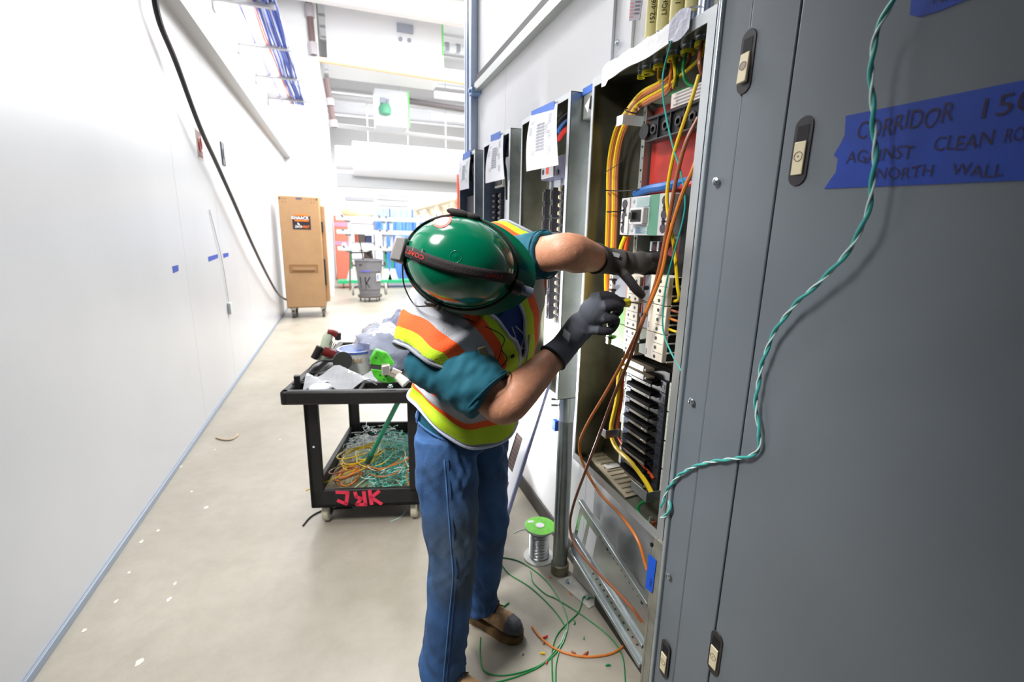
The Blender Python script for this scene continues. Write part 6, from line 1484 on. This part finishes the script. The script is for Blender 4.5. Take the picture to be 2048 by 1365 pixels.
glove('left_glove', WL_, EL, [
    ([D(1282, 516, 1.48), D(1315, 514, 1.475), D(1340, 522, 1.485), D(1352, 540, 1.49)], .0135),
    ([D(1282, 526, 1.485), D(1318, 526, 1.49), D(1338, 538, 1.495), D(1340, 553, 1.50)], .0135),
    ([D(1280, 534, 1.50), D(1312, 538, 1.505), D(1326, 548, 1.505), D(1322, 560, 1.51)], .013),
    ([D(1278, 540, 1.51), D(1302, 548, 1.515), D(1312, 556, 1.515), D(1308, 565, 1.515)], .012),
    ([D(1238, 538, 1.455), D(1258, 560, 1.44), D(1271, 578, 1.44), D(1283, 590, 1.45)], .0145)],
    (D(1245, 526, 1.47), pm), None, [D(1225, 504, 1.42), D(1240, 508, 1.42), D(1238, 516, 1.42), D(1223, 512, 1.42)], (66, 62, 60), (34, 32, 34))
# ---- SCREWDRIVER (held, so a thing of its own)
tip = at(1309, 604, 'X', .905); hnd = D(1243, 606, 1.405)
dr = (tip - hnd).normalized(); L_ = (tip - hnd).length
t = thing('screwdriver', 'screwdriver with translucent yellow handle held in the near gloved hand against a breaker', 'screwdriver', hnd)
MB().cyl(hnd + dr * .02, tip, .0026, 10).build('shaft', mat('driver_steel', (120, 112, 104), .3, .9), t)
yh = mat('driver_yellow', (226, 214, 20), .15, trans=.35)
rings = []
for k, (f, r) in enumerate(((-.048, .008), (-.043, .0115), (-.01, .0125), (.005, .009), (.016, .013), (.026, .013), (.03, .008))):
    R = frame(dr); rings.append([hnd + dr * f + R @ V((r * (1 + .09 * math.cos(6 * a)) * math.cos(a), r * (1 + .09 * math.cos(6 * a)) * math.sin(a), 0)) for a in [i * pi / 15 for i in range(30)]])
MB().loft(rings).build('handle', yh, t)
# ---- HARD HAT
hg = mat('hat_green', (0, 92, 64), .16, coat=.5, bump=(60, .01))
b = MB(); rings = []
for i in range(15):
    a = pi / 2 * i / 14; r = max(math.cos(a), .012) ** .86; z = .128 * math.sin(a) ** .95
    rings.append([hat(.145 * r * math.cos(t_), .116 * r * math.sin(t_), z) for t_ in [2 * pi * q / 56 for q in range(56)]])
b.loft(rings)
hat_o = b.build('hard_hat', hg, man, 0, 60)
b = MB(); rim = []
for q in range(56):
    a = 2 * pi * q / 56; fr = max(0, math.cos(a)) ** 1.5
    ex_ = .012 + .042 * fr; dn = -.006 - .016 * fr
    cx_, cy_ = math.cos(a), math.sin(a)
    rim.append(([.143 * cx_, .114 * cy_, .004], [(.145 + ex_) * cx_, (.116 + .012 + .022 * fr) * cy_, dn], [(.145 + ex_) * cx_, (.116 + .012 + .022 * fr) * cy_, dn - .004], [.138 * cx_, .109 * cy_, -.004]))
vs = [hat(*p) for r in rim for p in r]
MB().add(vs, [(q * 4 + k, q * 4 + (k + 1) % 4, ((q + 1) % 56) * 4 + (k + 1) % 4, ((q + 1) % 56) * 4 + k) for q in range(56) for k in range(4)]).build('brim', hg, hat_o)
MB().lathe([(.016, .127), (.014, .1285), (.012, .127), (.004, .1285), (.0005, .129)], RC, HA, 20).build('crown_button', hg, hat_o)
def on_hat(x, y, off=.003):
    """point on the shell above hat-plan position x,y"""
    r = math.sqrt((x / .145) ** 2 + (y / .116) ** 2); r = min(r, .999)
    a = math.acos(min(1, r ** (1 / .86))); z = .128 * math.sin(a) ** .95
    n = V((x / .145 ** 2, y / .116 ** 2, z / .128 ** 2)).normalized()
    return hat(x + n.x * off, y + n.y * off, z + n.z * off)
def strap(path, w, m, name, par, off=.003):
    rows = []
    for k, (x, y) in enumerate(path):
        x1, y1 = path[min(k + 1, len(path) - 1)]; x0, y0 = path[max(k - 1, 0)]; d = V((x1 - x0, y1 - y0, 0)).normalized(); n = V((-d.y, d.x, 0)) * w / 2
        rows.append([on_hat(x + n.x * g, y + n.y * g, off) for g in (-1, -.33, .33, 1)])
    o = MB().add([p for r in rows for p in r], [(i * 4 + j, i * 4 + j + 1, (i + 1) * 4 + j + 1, (i + 1) * 4 + j) for i in range(len(rows) - 1) for j in range(3)]).build(name, m, par, 0, 180)
    so = o.modifiers.new('t', 'SOLIDIFY'); so.thickness = .0025; so.offset = 1
    return o
strapm = mat('strap_black', (26, 20, 20), .8, bump=(400, .3))
hl = MB().box((-.018, -.032, -.03), (.014, .032, .028), 0, Matrix.Translation(hat(-.155, -.008, .03)) @ HR.to_4x4()).build('headlamp_battery', mat('battery_grey', (126, 122, 122), .45), hat_o, .006)
sp_ = strap([(-.143 + .284 * i / 30, -.006 - .018 * math.sin(pi * i / 30) - .004 * i / 30) for i in range(31)], .026, strapm, 'headlamp_strap', hat_o)
redm = mat('strap_red', (170, 36, 28), .7)
def strap_text(body, x0, x1, y0, h, rev):
    cu_ = bpy.data.curves.new('lettering', 'FONT'); cu_.body = body; cu_.size = 1; cu_.offset = .02
    tmp = bpy.data.objects.new('lettering', cu_); COL.objects.link(tmp); bpy.context.view_layer.update()
    me = bpy.data.meshes.new_from_object(tmp.evaluated_get(bpy.context.evaluated_depsgraph_get())); bpy.data.objects.remove(tmp)
    xs = [v.co.x for v in me.vertices]; a, c = min(xs), max(xs)
    for v in me.vertices:
        u = (v.co.x - a) / (c - a); x = (x1 + (x0 - x1) * u) if rev else (x0 + (x1 - x0) * u)
        yy_ = (v.co.y - .35) * h * (-1 if rev else 1); i = (x + .143) / .284
        v.co = on_hat(x, -.006 - .018 * math.sin(pi * i) - .004 * i + yy_, .0065)
    me.materials.clear(); me.materials.append(redm); link(me, 'lettering', sp_, 0, 0)
strap_text('COAST', .074, .112, 0, .013, True); strap_text('COAST', -.128, -.072, 0, .013, True)
for x in (-.108, -.082): strap([(x, -.03), (x + .001, -.0)], .003, mat('strap_grey', (70, 64, 62), .6), 'strap_slider', sp_, .0062)
# strap round the shell, lamp, cord
ringp = [hat(.149 * math.cos(a), .1195 * math.sin(a), .022) for a in [2 * pi * q / 60 for q in range(60)]]
MB().tube(ringp, .0036, 8, el=1.0, up=tuple(HA), closed=True).build('rim_strap', strapm, hat_o)
lp = MB().cyl(hat(.142, -.026, .03), hat(.166, -.028, .022), .02, 18).build('headlamp', black_pl, hat_o, .003)
MB().cyl(hat(.166, -.028, .022), hat(.196, -.03, .014), .0135, 18).build('lamp_lens', mat('lamp_grey', (104, 112, 128), .25), lp)
MB().ell(hat(-.035, .121, .026), (.034, .010, .014), HR).ell(hat(.0, .121, .026), (.022, .009, .012), HR).build('strap_knot', strapm, hat_o)
MB().tube(spline([hat(-.15, -.03, .015), hat(-.14, -.09, -.02), hat(-.1, -.135, -.02), hat(-.06, -.13, .01), hat(-.03, -.125, .016)], 6), .002, 6).build('lamp_cord', black_pl, hat_o)
MB().ell(hat(-.05, -.122, .014), (.02, .008, .01), HR).ell(hat(-.03, -.124, .012), (.008, .012, .01), HR).build('strap_buckle', mat('buckle', (40, 38, 34), .5), hat_o)
for a0, a1 in ((2.35, 2.75), (3.45, 3.85)):
    vs = []
    for q in range(7):
        a = a0 + (a1 - a0) * q / 6
        vs += [hat(.1475 * math.cos(a), .1185 * math.sin(a), .035), hat(.152 * math.cos(a), .122 * math.sin(a), .008)]
    MB().add(vs, [(2 * q, 2 * q + 1, 2 * q + 3, 2 * q + 2) for q in range(6)]).build('reflective_band', mat('hat_silver', (206, 208, 206), .3, .3), hat_o)
# round sticker near the top left of the crown
def disc(cx_, cy_, r0, r1, m, off, nm):
    vs = []
    for q in range(28):
        a = 2 * pi * q / 28; vs += [on_hat(cx_ + r0 * math.cos(a), cy_ + r0 * math.sin(a), off), on_hat(cx_ + r1 * math.cos(a), cy_ + r1 * math.sin(a), off)]
    return MB().add(vs, [(2 * q, 2 * q + 1, (2 * q + 3) % 56, (2 * q + 2) % 56) for q in range(28)]).build(nm, m, hat_o, 0, 180)
disc(-.062, .083, .0005, .0165, mat('hat_sticker_white', (214, 218, 226), .5), .0012, 'sticker')
disc(-.062, .083, .0165, .0235, mat('hat_sticker_red', (214, 70, 54), .5), .0012, 'sticker_ring')
# chin cord and small cords hanging on the vest
MB().tube(spline([hat(.05, -.135, -.01), hat(.06, -.15, -.06), vest_pt(.43, -.085), vest_pt(.40, -.115)], 6), .0016, 6).build('chin_cord', mat('cord_navy', (34, 42, 84), .6), man)
MB().tube(spline([hat(-.02, -.13, .0), vest_pt(.49, -.07), vest_pt(.46, -.1), vest_pt(.42, -.13), vest_pt(.40, -.145)], 6), .0014, 6).build('chin_cord', mat('cord_black', (30, 30, 36), .6), man)
# ---- BOOTS
bt = mat('boot_tan', (186, 148, 106), .75, noise=(18, .3), bump=(60, .2)); bt_d = mat('boot_toe', (92, 92, 100), .6, noise=(14, .4), bump=(80, .2)); sole = mat('boot_sole', (130, 98, 56), .7, noise=(20, .4))
def boot(heel, fw, sidename):
    fw = V(fw).normalized(); sd = V((-fw.y, fw.x, 0)); L = .27
    def q(x, y, z): return V(heel) + fw * (x * L) + sd * y + V((0, 0, z))
    prof = [(-.02, .028, .0), (.08, .036, 0), (.3, .036, 0), (.5, .042, 0), (.72, .05, 0), (.88, .046, 0), (.97, .03, 0), (1.01, .008, 0)]
    out = [(x, w) for x, w, _ in prof] + [(x, -w) for x, w, _ in prof[::-1]]
    s = MB().loft([[q(x, y * 1.04, z) for x, y in out] for z in (.0, .012, .024, .034)]).build('boot_sole', sole, None, .002)
    b = MB()
    sec = [(0.0, .034, .03, .15), (.08, .04, .03, .19), (.2, .042, .03, .19), (.33, .043, .03, .165), (.46, .044, .03, .125), (.6, .047, .03, .1), (.75, .05, .03, .09), (.88, .044, .03, .08), (.96, .03, .03, .065), (1.0, .01, .03, .045)]
    rings = []
    for x, w, z0, z1 in sec:
        rings.append([q(x, w * math.cos(a) * (1 if math.sin(a) < .2 else (.85 + .15 * (1 - math.sin(a)))), z0 + (z1 - z0) * (.5 + .5 * math.sin(a)) if math.sin(a) > 0 else z0 + (z1 - z0) * .5 * (1 + math.sin(a))) for a in [2 * pi * k / 20 for k in range(20)]])
    b.loft(rings); limb(b, [q(.16, 0, .1), q(.15, 0, .16), q(.15, 0, .21)], [.045, .046, .05], 18)
    me = remesh(b, .005, 5)
    root = finish(me, 'boot', [bt, bt_d], man)
    for p_ in me.polygons:
        c = p_.center; x = (c - V(heel)).dot(fw) / L
        if x > .76 and c.z > .03: p_.material_index = 1
    s.parent = root; s.matrix_parent_inverse = Matrix.Identity(4)
    MB().poly([q(.3, -.016, .158), q(.3, .016, .158), q(.56, .02, .109), q(.56, -.02, .109)], (0, 0, 1), .006).build('tongue', mat('tongue_brown', (84, 60, 40), .8), root, .002)
    lc = mat('lace_dark', (46, 36, 28), .8)
    for k in range(5):
        f = k / 4; x = .28 + .28 * f; z = .176 - .062 * f
        MB().tube(spline([q(x, -.03, z - .012), q(x + .01, 0, z + .006), q(x + .03, .03, z - .016)], 4), .003, 6).build('lace', lc, root)
    MB().tube(spline([q(.28, -.01, .18), q(.3, -.04, .185), q(.36, -.05, .16), q(.38, -.045, .13)], 4), .003, 6).build('lace', lc, root)
    MB().tube(spline([q(.28, .01, .18), q(.33, .03, .195), q(.4, .035, .165)], 4), .003, 6).build('lace', lc, root)
boot((.437, 1.722, 0), (.66, -.75, 0), 'left'); boot((.215, 1.458, 0), (.68, -.73, 0), 'right')
# ================================================================= LIGHT
def area(name, loc, rot, sx, sy, power, col=(1, 1, 1)):
    l = bpy.data.lights.new(name, 'AREA'); l.shape = 'RECTANGLE'; l.size = sx; l.size_y = sy; l.energy = power; l.color = col
    o = bpy.data.objects.new(name, l); COL.objects.link(o); o.location = loc; o.rotation_euler = rot; return o
w = bpy.data.worlds.new('world'); SC.world = w; w.use_nodes = True
w.node_tree.nodes['Background'].inputs['Color'].default_value = (.86, .93, 1, 1); w.node_tree.nodes['Background'].inputs['Strength'].default_value = .3
area('hall_lamp', (1.5, 9.5, 6.2), (0, 0, 0), 3, 3, 900)
area('hall_lamp', (5, 13, 6.2), (0, 0, 0), 6, 4, 3000)
area('hall_lamp', (4, 21, 6.2), (0, 0, 0), 8, 5, 4600)
area('hall_high_lamp', (3.5, 10, 5.6), (math.radians(-60), 0, math.radians(-20)), 4, 3, 900)
area('corridor_light', (.05, 4.9, 4.9), (math.radians(-25), 0, 0), .3, .6, 170)
area('corridor_far_fill', (-.2, 7.6, 5.2), (0, 0, 0), 1, 2.5, 420)  # added to overexpose the far left wall and floor
o = area('corridor_light', (-.3, 2.0, 3.9), (0, 0, 0), .6, 1.0, 35); o.data.spread = math.radians(80)  # near fill added over the electrician, spread narrowed to spare the cabinet
area('duct_front_fill', (1.5, 6.4, 5.4), (math.radians(72), 0, math.radians(-8)), 3, 2, 900)  # fill added out of frame to brighten the duct front
o = area('side_fill', (-.98, .95, 3.0), (0, 0, 0), .6, .6, 66, (1, .98, .95)); o.data.spread = math.radians(72)  # frontal fill added out of frame for the electrician and cabinet
o.rotation_euler = (V((.45, 1.75, 1.0)) - V(o.location)).to_track_quat('-Z', 'Y').to_euler()
# work lamp standing behind the electrician, aimed at the wall between the panels
l = bpy.data.lights.new('work_lamp', 'SPOT'); l.energy = 420; l.spot_size = math.radians(120); l.spot_blend = .6; l.shadow_soft_size = .08
o = bpy.data.objects.new('work_lamp', l); COL.objects.link(o); o.location = (.42, 2.15, 1.0)
o.rotation_euler = (V((1.04, 2.1, 1.15)) - V(o.location)).to_track_quat('-Z', 'Y').to_euler()
l = bpy.data.lights.new('low_wall_fill', 'SPOT'); l.energy = 90; l.spot_size = math.radians(90); l.spot_blend = .5; l.shadow_soft_size = .05  # second spot, added to brighten the wall behind the leaning cover
o = bpy.data.objects.new('low_wall_fill', l); COL.objects.link(o); o.location = (.72, 2.8, .5)
o.rotation_euler = (V((1.04, 2.2, .5)) - V(o.location)).to_track_quat('-Z', 'Y').to_euler()
SC.view_settings.view_transform = 'Standard'; SC.view_settings.look = 'None'; SC.view_settings.exposure = -1.4
SC.cycles.max_bounces = 8; SC.cycles.sample_clamp_indirect = 6
